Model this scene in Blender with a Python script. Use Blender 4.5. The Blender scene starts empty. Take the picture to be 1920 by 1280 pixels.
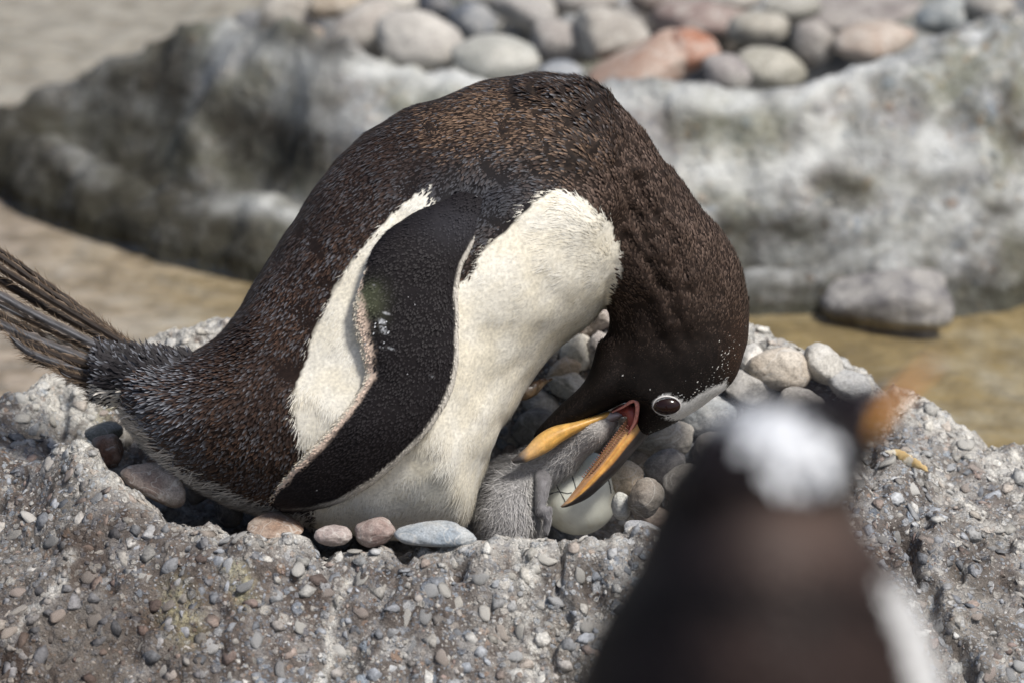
import bpy, bmesh, math, random
import numpy as np
from mathutils import Vector
from mathutils.bvhtree import BVHTree

rng = np.random.default_rng(7)
random.seed(7)
col = bpy.context.scene.collection
sc = bpy.context.scene

# ---------------------------------------------------------------- camera, sky, sun, exposure
PITCH = math.radians(22.0)
D = 2.75                       # metres from the lens to the nesting bird
S = 0.66 / 1920.0              # metres per photo pixel at that distance
VIEW = np.array([0.0, math.cos(PITCH), -math.sin(PITCH)])
UP = np.array([0.0, math.sin(PITCH), math.cos(PITCH)])
RIGHT = np.array([1.0, 0.0, 0.0])
CAM = -D * VIEW
cd = bpy.data.cameras.new('camera')
cam = bpy.data.objects.new('camera', cd)
col.objects.link(cam)
cam.location = CAM
cam.rotation_euler = (math.pi / 2 - PITCH, 0, 0)
cd.sensor_width = 36
cd.lens = 36 * D / 0.66
cd.clip_start = 0.05
cd.clip_end = 300
cd.dof.use_dof = True
cd.dof.focus_distance = D - 0.035
cd.dof.aperture_fstop = 5.4
cd.dof.aperture_blades = 9
sc.camera = cam

SUN_EL, SUN_AZ = math.radians(59), math.radians(126)
world = bpy.data.worlds.new('World')
sc.world = world
world.use_nodes = True
wn = world.node_tree
for n in list(wn.nodes):
    wn.nodes.remove(n)
sky = wn.nodes.new('ShaderNodeTexSky')
sky.sky_type = 'NISHITA'
sky.sun_disc = False
sky.sun_elevation = SUN_EL
sky.sun_rotation = SUN_AZ
sky.dust_density = 3.0
sky.air_density = 1.0
sky.ozone_density = 1.0
bgn = wn.nodes.new('ShaderNodeBackground')
bgn.inputs['Strength'].default_value = 0.085
won = wn.nodes.new('ShaderNodeOutputWorld')
wn.links.new(sky.outputs[0], bgn.inputs[0])
wn.links.new(bgn.outputs[0], won.inputs[0])
sl = bpy.data.lights.new('sun', 'SUN')
sl.energy = 3.4
sl.angle = math.radians(10)
sl.color = (1.0, 0.965, 0.91)
sun = bpy.data.objects.new('sun', sl)
col.objects.link(sun)
sdir = Vector((math.sin(SUN_AZ) * math.cos(SUN_EL), math.cos(SUN_AZ) * math.cos(SUN_EL), math.sin(SUN_EL)))
sun.rotation_euler = sdir.to_track_quat('Z', 'Y').to_euler()
sun.location = (2, 1, 4)
sc.view_settings.view_transform = 'Standard'
sc.view_settings.look = 'None'
sc.view_settings.gamma = 1.0
sc.view_settings.exposure = 0.35
sc.view_settings.use_curve_mapping = False
sc.cycles.use_denoising = True
sc.cycles.max_bounces = 6
sc.cycles.caustics_reflective = False
sc.cycles.caustics_refractive = False

# ---------------------------------------------------------------- helpers
def C(px, py, t=0.0):
    """photo pixel + distance t (m) in front of the focus plane -> world point(s)"""
    px, py, t = np.broadcast_arrays(np.asarray(px, float), np.asarray(py, float), np.asarray(t, float))
    k = (D - t)
    x = (px - 960) * S * k / D
    y = -(py - 640) * S * k / D
    return CAM + x[..., None] * RIGHT + y[..., None] * UP + k[..., None] * VIEW

def proj(P):
    q = np.asarray(P) - CAM
    k = q @ VIEW
    return 960 + (q @ RIGHT) * D / k / S, 640 - (q @ UP) * D / k / S, D - k

def atZ(px, py, z):
    d = C(px, py, 0.0) - CAM
    f = (z - CAM[2]) / d[..., 2]
    return CAM + d * f[..., None]

def atY(px, py, Y):
    d = C(px, py, 0.0) - CAM
    f = (Y - CAM[1]) / d[..., 1]
    return CAM + d * f[..., None]

def hash3(i, j, k, seed):
    n = (i * 374761393 + j * 668265263 + k * 2147483647 + seed * 1274126177) & 0x7fffffff
    n = ((n ^ (n >> 13)) * 1103515245 + 12345) & 0x7fffffff
    n = ((n ^ (n >> 15)) * 1664525 + 1013904223) & 0x7fffffff
    return ((n >> 7) & 0xffff) / 32767.5 - 1.0

def noise(P, scale, seed=0):
    """smooth value noise -1..1"""
    Q = np.asarray(P, float) * scale + 1000.0
    I = np.floor(Q).astype(np.int64)
    F = Q - I
    F = F * F * F * (F * (F * 6 - 15) + 10)
    out = 0
    for a in (0, 1):
        wx = F[..., 0] if a else 1 - F[..., 0]
        for b in (0, 1):
            wy = F[..., 1] if b else 1 - F[..., 1]
            for c in (0, 1):
                wz = F[..., 2] if c else 1 - F[..., 2]
                out = out + hash3(I[..., 0] + a, I[..., 1] + b, I[..., 2] + c, seed) * wx * wy * wz
    return out

def fbm(P, scale, octs=4, seed=0, gain=0.5):
    v, amp = 0, 1.0
    for o in range(octs):
        v = v + amp * noise(P, scale * 2.03 ** o, seed + o * 17)
        amp *= gain
    return v

def sm(a, b, x):
    t = np.clip((x - a) / (b - a), 0, 1)
    return t * t * (3 - 2 * t)

def in_poly(px, py, poly):
    px = np.asarray(px); py = np.asarray(py)
    ins = np.zeros(px.shape, bool)
    n = len(poly)
    for i in range(n):
        x0, y0 = poly[i]; x1, y1 = poly[(i + 1) % n]
        if y0 == y1:
            continue
        c = ((y0 > py) != (y1 > py)) & (px < (x1 - x0) * (py - y0) / (y1 - y0) + x0)
        ins ^= c
    return ins

def poly_dist(px, py, poly, closed=True):
    px = np.asarray(px, float); py = np.asarray(py, float)
    d = np.full(px.shape, 1e9)
    n = len(poly)
    for i in range(n if closed else n - 1):
        x0, y0 = poly[i]; x1, y1 = poly[(i + 1) % n]
        dx, dy = x1 - x0, y1 - y0
        f = np.clip(((px - x0) * dx + (py - y0) * dy) / (dx * dx + dy * dy + 1e-9), 0, 1)
        d = np.minimum(d, np.hypot(px - x0 - f * dx, py - y0 - f * dy))
    return d

def mesh_arrays(name, V, faces, vcol=None, smooth=False):
    """V (n,3); faces: list of int arrays (m,k) -> mesh"""
    me = bpy.data.meshes.new(name)
    V = np.asarray(V, np.float32)
    me.vertices.add(len(V))
    me.vertices.foreach_set('co', V.ravel())
    tot, loops, starts, st = 0, [], [], 0
    for f in faces:
        f = np.asarray(f, np.int32)
        if not len(f):
            continue
        loops.append(f.ravel())
        starts.append(st + np.arange(len(f)) * f.shape[1])
        st += f.size
    loops = np.concatenate(loops); starts = np.concatenate(starts)
    me.loops.add(len(loops))
    me.loops.foreach_set('vertex_index', loops)
    me.polygons.add(len(starts))
    me.polygons.foreach_set('loop_start', starts.astype(np.int32))
    me.update(calc_edges=True)
    me.validate()
    if vcol is not None:
        set_col(me, vcol)
    if smooth:
        me.polygons.foreach_set('use_smooth', np.ones(len(me.polygons), bool))
    return me

def set_col(me, vcol):
    a = me.color_attributes.get('Col') or me.color_attributes.new('Col', 'FLOAT_COLOR', 'POINT')
    c = np.ones((len(me.vertices), 4), np.float32)
    c[:, :3] = vcol
    a.data.foreach_set('color', c.ravel())

def link(name, me, mat=None, parent=None, **props):
    o = bpy.data.objects.new(name, me)
    col.objects.link(o)
    if mat is not None and me is not None:
        me.materials.clear(); me.materials.append(mat)
    if parent is not None:
        o.parent = parent
        o.matrix_parent_inverse.identity()
    for k, v in props.items():
        o[k] = v
    return o

def root(name, loc, label, cat, group=None):
    o = bpy.data.objects.new(name, None)
    col.objects.link(o)
    o.location = loc
    o['label'] = label; o['category'] = cat
    if group: o['group'] = group
    return o

def child(name, V, faces, mat, par, vcol=None, smooth=True, **props):
    """child mesh given in world coordinates"""
    V = np.asarray(V, float) - np.array(par_loc(par))
    return link(name, mesh_arrays(name, V, faces, vcol, smooth), mat, par, **props)

def par_loc(o):
    p = Vector(o.location)
    while o.parent:
        o = o.parent
        p = p + o.location
    return p

def catmull(A, n):
    A = np.asarray(A, float)
    m = len(A)
    u = np.linspace(0, m - 1, n)
    i = np.clip(np.floor(u).astype(int), 0, m - 2)
    f = (u - i)[:, None]
    p0 = A[np.clip(i - 1, 0, m - 1)]; p1 = A[i]; p2 = A[i + 1]; p3 = A[np.clip(i + 2, 0, m - 1)]
    return 0.5 * ((2 * p1) + (-p0 + p2) * f + (2 * p0 - 5 * p1 + 4 * p2 - p3) * f * f + (-p0 + 3 * p1 - 3 * p2 + p3) * f ** 3)

def loft(stations, n=60, m=40, flat=2.0):
    """stations: (ox,oy, ix,iy, half_depth, t_centre) in photo pixels / metres.
    returns V, faces, (u, phi) ; closed"""
    A = catmull([s if len(s) == 6 else tuple(s) + (0.0,) for s in stations], n)
    ph = np.linspace(0, 2 * np.pi, m, endpoint=False)
    c, s = np.cos(ph), np.sin(ph)
    if flat != 2.0:
        c = np.sign(c) * np.abs(c) ** (2 / flat); s = np.sign(s) * np.abs(s) ** (2 / flat)
    cx = (A[:, 0] + A[:, 2]) / 2; cy = (A[:, 1] + A[:, 3]) / 2
    ax = (A[:, 0] - A[:, 2]) / 2; ay = (A[:, 1] - A[:, 3]) / 2
    px = cx[:, None] + ax[:, None] * c; py = cy[:, None] + ay[:, None] * c
    t = A[:, 5][:, None] + A[:, 4][:, None] * s
    V = C(px, py, t).reshape(-1, 3)
    idx = np.arange(n * m).reshape(n, m)
    q = np.stack([idx[:-1], np.roll(idx, -1, 1)[:-1], np.roll(idx, -1, 1)[1:], idx[1:]], -1).reshape(-1, 4)
    V = np.vstack([V, C(cx[0], cy[0], A[0, 5])[None], C(cx[-1], cy[-1], A[-1, 5])[None]])
    a, b = n * m, n * m + 1
    t0 = np.stack([np.full(m, a), np.roll(idx[0], -1), idx[0]], -1)
    t1 = np.stack([np.full(m, b), idx[-1], np.roll(idx[-1], -1)], -1)
    U = np.concatenate([np.repeat(np.linspace(0, 1, n), m), [0, 1]])
    PH = np.concatenate([np.tile(ph, n), [0, 0]])
    return V, [q, np.vstack([t0, t1])], U, PH

def grid_sphere(n=24, m=32):
    th = np.linspace(0, np.pi, n)[1:-1]
    ph = np.linspace(0, 2 * np.pi, m, endpoint=False)
    P = np.stack([np.sin(th)[:, None] * np.cos(ph), np.sin(th)[:, None] * np.sin(ph), np.cos(th)[:, None] * np.ones(m)], -1).reshape(-1, 3)
    k = n - 2
    idx = np.arange(k * m).reshape(k, m)
    q = np.stack([idx[:-1], idx[1:], np.roll(idx, -1, 1)[1:], np.roll(idx, -1, 1)[:-1]], -1).reshape(-1, 4)
    P = np.vstack([P, [0, 0, 1], [0, 0, -1]])
    a, b = k * m, k * m + 1
    t = np.vstack([np.stack([np.full(m, a), idx[0], np.roll(idx[0], -1)], -1), np.stack([np.full(m, b), np.roll(idx[-1], -1), idx[-1]], -1)])
    return P, [q, t]

def union(parts, voxel, smooth_it=6):
    """join closed shells, voxel remesh to one continuous skin, relax; returns V, quads"""
    Vs, Qs, off = [], [], 0
    mq, mt = [], []
    for V, F in parts:
        Vs.append(V); mq.append(F[0] + off); mt.append(F[1] + off); off += len(V)
    me = mesh_arrays('tmp', np.vstack(Vs), [np.vstack(mq), np.vstack(mt)])
    o = bpy.data.objects.new('tmp', me); col.objects.link(o)
    md = o.modifiers.new('r', 'REMESH'); md.mode = 'VOXEL'; md.voxel_size = voxel
    dg = bpy.context.evaluated_depsgraph_get()
    e = bpy.data.meshes.new_from_object(o.evaluated_get(dg))
    V = np.empty(len(e.vertices) * 3); e.vertices.foreach_get('co', V); V = V.reshape(-1, 3)
    L = np.empty(len(e.loops), np.int32); e.loops.foreach_get('vertex_index', L)
    bpy.data.objects.remove(o); bpy.data.meshes.remove(me)
    E = np.empty(len(e.edges) * 2, np.int32); e.edges.foreach_get('vertices', E); E = E.reshape(-1, 2)
    bpy.data.meshes.remove(e)
    Q = L.reshape(-1, 4)
    V = relax(V, E, smooth_it)
    return V, Q, E

def relax(V, E, it):
    n = len(V)
    deg = np.bincount(E.ravel(), minlength=n)[:, None].astype(float)
    for k in range(it):
        acc = np.zeros_like(V)
        for a in range(3):
            acc[:, a] = np.bincount(E[:, 0], V[E[:, 1], a], n) + np.bincount(E[:, 1], V[E[:, 0], a], n)
        lam = 0.6 if k % 2 == 0 else -0.4
        V = V + lam * (acc / np.maximum(deg, 1) - V)
    return V

def vnormals(V, Q):
    fn = np.cross(V[Q[:, 2]] - V[Q[:, 0]], V[Q[:, 3]] - V[Q[:, 1]])
    N = np.zeros_like(V)
    for k in range(4):
        for a in range(3):
            N[:, a] += np.bincount(Q[:, k], fn[:, a], len(V))
    return N / np.maximum(np.linalg.norm(N, axis=1, keepdims=True), 1e-12)

def sample(V, Q, N, spacing, over=3.0, seed=1, grid=None):
    """roughly even surface samples"""
    r = np.random.default_rng(seed)
    A = 0.5 * np.linalg.norm(np.cross(V[Q[:, 2]] - V[Q[:, 0]], V[Q[:, 3]] - V[Q[:, 1]]), axis=1)
    n = int(A.sum() / spacing ** 2 * over)
    f = r.choice(len(Q), n, p=A / A.sum())
    a, b = r.random((2, n, 1))
    q = Q[f]
    P = (1 - a) * (1 - b) * V[q[:, 0]] + a * (1 - b) * V[q[:, 1]] + a * b * V[q[:, 2]] + (1 - a) * b * V[q[:, 3]]
    Nn = (1 - a) * (1 - b) * N[q[:, 0]] + a * (1 - b) * N[q[:, 1]] + a * b * N[q[:, 2]] + (1 - a) * b * N[q[:, 3]]
    R = np.array([[.36, .48, -.8], [-.8, .6, 0], [.48, .64, .6]])
    key = np.floor((P @ R) / spacing).astype(np.int64)
    h = (key[:, 0] + 20000) * 10 ** 10 + (key[:, 1] + 20000) * 10 ** 5 + key[:, 2] + 20000
    _, ix = np.unique(h, return_index=True)
    return P[ix], Nn[ix] / np.linalg.norm(Nn[ix], axis=1, keepdims=True)

FEATHER = (np.array([(0, -.55), (0, .55), (.45, -1), (.45, 1), (.8, -.8), (.8, .8), (1, 0)], float), [[0, 1, 3, 2], [2, 3, 5, 4]], [[4, 5, 6]])
STRAND = (np.array([(0, -1), (0, 1), (.5, -.75), (.5, .75), (1, 0)], float), [[0, 1, 3, 2]], [[2, 3, 4]])

def feathers(P, N, T, L, W, lift, cb, ct, tmpl=FEATHER, tip_from=0.8, sink=0.0003, bend=None, cup=0.25):
    """one mesh's worth of little feathers; L, W, lift arrays; cb/ct base and tip colours"""
    tv, tq, tt = tmpl
    n, k = len(P), len(tv)
    T = T - (T * N).sum(1, keepdims=True) * N
    T = T / np.maximum(np.linalg.norm(T, axis=1, keepdims=True), 1e-9)
    B = np.cross(N, T)
    u = tv[:, 0][None, :, None]; v = tv[:, 1][None, :, None]
    L = np.broadcast_to(L, (n,))[:, None, None]; W = np.broadcast_to(W, (n,))[:, None, None]
    lift = np.broadcast_to(lift, (n,))[:, None, None]
    X = P[:, None] + T[:, None] * u * L + B[:, None] * v * W + N[:, None] * (lift * u ** 1.3 - sink - cup * W * np.abs(v) * (u > .2))
    if bend is not None:
        X = X + B[:, None] * (bend[:, None, None] * u * u * L)
    wt = sm(tip_from - .15, tip_from + .15, tv[:, 0])[None, :, None]
    Cc = cb[:, None] * (1 - wt) + ct[:, None] * wt
    off = (np.arange(n) * k)[:, None, None]
    q = (np.array(tq)[None] + off).reshape(-1, 4)
    t = (np.array(tt)[None] + off).reshape(-1, 3)
    return X.reshape(-1, 3), q, t, Cc.reshape(-1, 3)

def merge(chunks):
    Vs, Qs, Ts, Cs, o = [], [], [], [], 0
    for V, q, t, c in chunks:
        Vs.append(V); Qs.append(q + o); Ts.append(t + o); Cs.append(c); o += len(V)
    return np.vstack(Vs), [np.vstack(Qs), np.vstack(Ts)], np.vstack(Cs)

def flow(px, py, guide, power=3.0):
    """interpolated direction of the plumage: guide rows (x,y,dx,dy) in the picture plane"""
    g = np.asarray(guide, float)
    w = 1.0 / (np.hypot(px[:, None] - g[:, 0], py[:, None] - g[:, 1]) + 12) ** power
    dx = (w * g[:, 2]).sum(1); dy = (w * g[:, 3]).sum(1)
    n = np.hypot(dx, dy) + 1e-9
    return (dx / n)[:, None] * RIGHT - (dy / n)[:, None] * UP

# ---------------------------------------------------------------- materials
def new_mat(name):
    m = bpy.data.materials.new(name)
    m.use_nodes = True
    nt = m.node_tree
    for n in list(nt.nodes): nt.nodes.remove(n)
    out = nt.nodes.new('ShaderNodeOutputMaterial')
    b = nt.nodes.new('ShaderNodeBsdfPrincipled')
    nt.links.new(b.outputs[0], out.inputs[0])
    return m, nt, b, out

class G:
    """small node-graph writer"""
    def __init__(s, nt): s.nt = nt
    def n(s, t, **k):
        x = s.nt.nodes.new(t)
        for a, b in k.items(): setattr(x, a, b)
        return x
    def l(s, a, b): s.nt.links.new(a, b)
    def coord(s, kind='Object'):
        return s.n('ShaderNodeTexCoord').outputs[kind]
    def noise(s, vec, scale, detail=4, rough=.55, dist=0.0):
        x = s.n('ShaderNodeTexNoise')
        x.inputs['Scale'].default_value = scale; x.inputs['Detail'].default_value = detail
        x.inputs['Roughness'].default_value = rough; x.inputs['Distortion'].default_value = dist
        s.l(vec, x.inputs['Vector']); return x
    def vor(s, vec, scale, feature='F1', rand=1.0):
        x = s.n('ShaderNodeTexVoronoi', feature=feature)
        x.inputs['Scale'].default_value = scale; x.inputs['Randomness'].default_value = rand
        s.l(vec, x.inputs['Vector']); return x
    def ramp(s, fac, stops, interp='LINEAR'):
        x = s.n('ShaderNodeValToRGB'); cr = x.color_ramp; cr.interpolation = interp
        while len(cr.elements) < len(stops): cr.elements.new(.5)
        for e, (p, c) in zip(cr.elements, stops):
            e.position = p
            e.color = (c, c, c, 1) if isinstance(c, (int, float)) else tuple(c) + (1,)
        s.l(fac, x.inputs[0]); return x.outputs[0]
    def mix(s, fac, a, b, mode='MIX'):
        x = s.n('ShaderNodeMix', data_type='RGBA', blend_type=mode)
        for si, v in ((0, fac), (6, a), (7, b)):
            sock = x.inputs[si]
            if isinstance(v, (int, float)):
                sock.default_value = v if si == 0 else (v, v, v, 1)
            elif isinstance(v, tuple): sock.default_value = v + (1,)
            else: s.l(v, sock)
        return x.outputs[2]
    def math(s, op, a, b=None, clamp=False):
        x = s.n('ShaderNodeMath', operation=op, use_clamp=clamp)
        for i, v in enumerate((a, b)):
            if v is None: continue
            if isinstance(v, (int, float)): x.inputs[i].default_value = v
            else: s.l(v, x.inputs[i])
        return x.outputs[0]
    def bump(s, h, strength, dist, prev=None):
        x = s.n('ShaderNodeBump'); x.inputs['Strength'].default_value = strength; x.inputs['Distance'].default_value = dist
        s.l(h, x.inputs['Height'])
        if prev is not None: s.l(prev, x.inputs['Normal'])
        return x.outputs[0]

def mat_attr(name, rough=.6, spec=.3, noise_amt=.25, noise_scale=400, sheen=0.0, bump=0.0, bump_scale=900, sss=0.0, coat=0.0):
    m, nt, b, _ = new_mat(name); g = G(nt)
    a = g.n('ShaderNodeAttribute', attribute_name='Col')
    co = g.coord()
    nz = g.noise(co, noise_scale, 3)
    f = g.ramp(nz.outputs[0], [(.25, 1 - noise_amt), (.75, 1 + noise_amt)])
    c = g.mix(1.0, a.outputs[0], f, 'MULTIPLY')
    g.l(c, b.inputs['Base Color'])
    b.inputs['Roughness'].default_value = rough
    b.inputs['Specular IOR Level'].default_value = spec
    if sheen:
        b.inputs['Sheen Weight'].default_value = sheen; b.inputs['Sheen Roughness'].default_value = .5
    if coat: b.inputs['Coat Weight'].default_value = coat
    if bump:
        g.l(g.bump(g.noise(co, bump_scale, 4).outputs[0], bump, .001), b.inputs['Normal'])
    if sss:
        b.inputs['Subsurface Weight'].default_value = sss
        b.inputs['Subsurface Radius'].default_value = (.006, .003, .0015)
        b.inputs['Subsurface Scale'].default_value = 1
    return m

def mat_conglomerate(name, chip=110, matrix=((.045, .035, .031), (.165, .147, .134), (.4, .395, .385)), algae=0.0, masks=False, lefty=False, chips=1.0, dirt=.5, wet_z=None, big=6):
    m, nt, b, _ = new_mat(name); g = G(nt)
    co = g.coord()
    warp = g.noise(co, chip * .9, 2)
    wv = g.n('ShaderNodeVectorMath', operation='SCALE'); wv.inputs['Scale'].default_value = .6 / chip
    g.l(warp.outputs['Color'], wv.inputs[0])
    av = g.n('ShaderNodeVectorMath', operation='ADD'); g.l(co, av.inputs[0]); g.l(wv.outputs[0], av.inputs[1])
    vec = av.outputs[0]
    n1 = g.noise(co, big, 5, .6)
    n2 = g.noise(co, big * 7, 5, .62)
    base = g.ramp(n2.outputs[0], [(.3, matrix[0]), (.5, matrix[1]), (.68, matrix[2])])
    pal = [(0.0, (.22, .23, .25)), (.16, (.42, .43, .44)), (.3, (.17, .19, .22)), (.42, (.5, .48, .44)), (.55, (.3, .22, .17)),
           (.66, (.27, .31, .36)), (.78, (.36, .33, .3)), (.88, (.58, .56, .52)), (.95, (.13, .13, .14))]
    cur = base; heights = []
    for sc_, th, amt in ((chip, .36, 1.0), (chip * 2.1, .4, .9), (chip * 4.3, .42, .8)):
        v = g.vor(vec, sc_)
        sep = g.n('ShaderNodeSeparateColor'); g.l(v.outputs['Color'], sep.inputs[0])
        pick = g.ramp(sep.outputs[0], pal, 'CONSTANT')
        mask = g.ramp(v.outputs['Distance'], [(th - .05, 1.0), (th + .05, 0.0)])
        gate = g.ramp(sep.outputs[1], [(.44, 0.0), (.47, 1.0 * chips)])
        mk = g.math('MULTIPLY', mask, gate)
        cur = g.mix(g.math('MULTIPLY', mk, amt), cur, pick)
        heights.append((mk, 1.0 / sc_))
    # pale crust in patches, brown stain in others
    crust = g.ramp(n1.outputs[0], [(.5, 0.0), (.68, .75)])
    cur = g.mix(crust, cur, g.mix(.5, cur, (.62, .6, .53)))
    stain = g.ramp(g.noise(co, big * 1.7, 4, .6).outputs[0], [(.45, 0.0), (.65, dirt)])
    cur = g.mix(stain, cur, g.mix(.65, cur, (.085, .05, .035)))
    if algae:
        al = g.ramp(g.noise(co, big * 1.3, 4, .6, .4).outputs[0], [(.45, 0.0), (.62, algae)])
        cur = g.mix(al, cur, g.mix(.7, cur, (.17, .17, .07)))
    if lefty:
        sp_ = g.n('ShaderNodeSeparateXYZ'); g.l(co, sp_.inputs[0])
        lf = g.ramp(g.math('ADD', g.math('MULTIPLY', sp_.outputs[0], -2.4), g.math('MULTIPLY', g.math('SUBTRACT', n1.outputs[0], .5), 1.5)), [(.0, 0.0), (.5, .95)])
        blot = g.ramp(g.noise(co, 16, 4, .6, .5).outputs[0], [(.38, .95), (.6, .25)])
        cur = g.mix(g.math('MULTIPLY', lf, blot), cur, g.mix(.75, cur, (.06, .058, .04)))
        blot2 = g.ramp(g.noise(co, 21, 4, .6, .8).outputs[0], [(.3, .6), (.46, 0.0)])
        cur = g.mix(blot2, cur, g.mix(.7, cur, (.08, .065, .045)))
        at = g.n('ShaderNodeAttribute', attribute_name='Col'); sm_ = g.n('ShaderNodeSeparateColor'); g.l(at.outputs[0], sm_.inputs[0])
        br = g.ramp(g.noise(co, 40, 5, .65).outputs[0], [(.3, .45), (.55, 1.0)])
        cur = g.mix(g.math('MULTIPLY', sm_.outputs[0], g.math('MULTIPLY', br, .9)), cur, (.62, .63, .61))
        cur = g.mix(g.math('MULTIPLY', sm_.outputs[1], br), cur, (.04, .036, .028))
    if masks:
        at = g.n('ShaderNodeAttribute', attribute_name='Col'); sm_ = g.n('ShaderNodeSeparateColor'); g.l(at.outputs[0], sm_.inputs[0])
        br = g.ramp(g.noise(co, 120, 5, .65).outputs[0], [(.35, .0), (.6, 1.0)])
        cur = g.mix(g.math('MULTIPLY', sm_.outputs[1], .8), cur, g.mix(.8, cur, (.05, .03, .02)))
        cur = g.mix(g.math('MULTIPLY', sm_.outputs[0], g.math('MULTIPLY', br, .9)), cur, (.66, .64, .59))
        cur = g.mix(g.math('MULTIPLY', sm_.outputs[2], g.math('MULTIPLY', br, .8)), cur, (.55, .5, .3))
    sp = g.noise(co, 1100, 3, .7)
    cur = g.mix(1.0, cur, g.ramp(sp.outputs[0], [(.3, .6), (.7, 1.35)]), 'MULTIPLY')
    geo = g.n('ShaderNodeNewGeometry')
    if wet_z is not None:
        sx = g.n('ShaderNodeSeparateXYZ'); g.l(geo.outputs['Position'], sx.inputs[0])
        wob = g.math('ADD', sx.outputs[2], g.math('MULTIPLY', g.math('SUBTRACT', n2.outputs[0], .5), .08))
        wet = g.ramp(g.math('MULTIPLY', g.math('SUBTRACT', wob, wet_z), 12), [(0.0, .82), (.75, 0.0)])
        cur = g.mix(wet, cur, g.mix(.88, cur, (.03, .028, .018)))
    g.l(cur, b.inputs['Base Color'])
    b.inputs['Roughness'].default_value = .85
    b.inputs['Specular IOR Level'].default_value = .25
    h = g.math('MULTIPLY', g.noise(co, chip * 1.2, 6, .65).outputs[0], 1.0)
    nb = g.bump(h, .85, .007)
    nb = g.bump(g.noise(co, chip * 5, 4, .7).outputs[0], .6, .0016, nb)
    for mk, hh in heights:
        nb = g.bump(mk, .6, hh * .25, nb)
    g.l(nb, b.inputs['Normal'])
    return m

def mat_stone(name):
    """pebbles and stones: the stone's own colour (object colour), mottled, veined, freckled"""
    m, nt, b, _ = new_mat(name); g = G(nt)
    oi = g.n('ShaderNodeObjectInfo')
    co = g.coord()
    off = g.n('ShaderNodeVectorMath', operation='ADD'); g.l(co, off.inputs[0])
    cx = g.n('ShaderNodeCombineXYZ')
    for i in range(3): g.l(g.math('MULTIPLY', oi.outputs['Random'], 13.7 + 7 * i), cx.inputs[i])
    g.l(cx.outputs[0], off.inputs[1]); v = off.outputs[0]
    n1 = g.noise(v, 45, 5, .6, .3)
    n2 = g.noise(v, 260, 4, .6)
    n3 = g.noise(v, 900, 2, .5)
    c = g.mix(g.ramp(n1.outputs[0], [(.38, 0.0), (.66, .75)]), oi.outputs['Color'], g.mix(.55, oi.outputs['Color'], (.62, .59, .53)))
    c = g.mix(g.ramp(n2.outputs[0], [(.35, .5), (.5, 0.0)]), c, g.mix(.6, c, (.05, .045, .04)))
    c = g.mix(1.0, c, g.ramp(n3.outputs[0], [(.3, .75), (.7, 1.2)]), 'MULTIPLY')
    vein = g.ramp(g.noise(v, 30, 2, .5, 1.5).outputs[0], [(.485, 0.0), (.5, .5), (.515, 0.0)])
    c = g.mix(vein, c, (.6, .58, .54))
    g.l(c, b.inputs['Base Color'])
    b.inputs['Roughness'].default_value = .72
    b.inputs['Specular IOR Level'].default_value = .3
    nb = g.bump(n2.outputs[0], .5, .0012)
    nb = g.bump(n3.outputs[0], .4, .0004, nb)
    g.l(nb, b.inputs['Normal'])
    return m

M_stone = mat_stone('stone')
M_rock = mat_conglomerate('nest_conglomerate', 95, masks=True)
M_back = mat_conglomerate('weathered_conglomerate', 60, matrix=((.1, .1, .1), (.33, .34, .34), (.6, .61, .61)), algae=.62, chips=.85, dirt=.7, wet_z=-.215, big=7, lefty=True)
M_chip = mat_attr('aggregate_chip', .75, .3, .4, 450, bump=.8, bump_scale=700)
M_plum = mat_attr('plumage', .62, .18, .15, 700)
M_skin = mat_attr('feathered_skin', .75, .15, .25, 500)
M_white = mat_attr('white_plumage', .8, .1, .05, 300)
M_bill = mat_attr('bill_horn', .38, .5, .12, 250, bump=.25, bump_scale=500, sss=.15)
M_flesh = mat_attr('mouth_flesh', .35, .5, .15, 500, sss=.2, bump=.4)
M_down = mat_attr('chick_down', .85, .1, .15, 500, sheen=.3)
M_egg = mat_attr('egg_shell', .5, .4, .1, 120, bump=.2, bump_scale=900)

def mat_eye():
    m, nt, b, _ = new_mat('eye_dark')
    b.inputs['Base Color'].default_value = (.012, .004, .003, 1)
    b.inputs['Roughness'].default_value = .12
    b.inputs['Specular IOR Level'].default_value = .35
    return m
M_eye = mat_eye()

def mat_plain(name, c, rough=.7):
    m, nt, b, _ = new_mat(name); g = G(nt)
    co = g.coord()
    n = g.noise(co, 300, 3)
    g.l(g.mix(n.outputs[0], tuple(x * .7 for x in c), tuple(min(1, x * 1.25) for x in c)), b.inputs['Base Color'])
    b.inputs['Roughness'].default_value = rough
    return m

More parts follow.
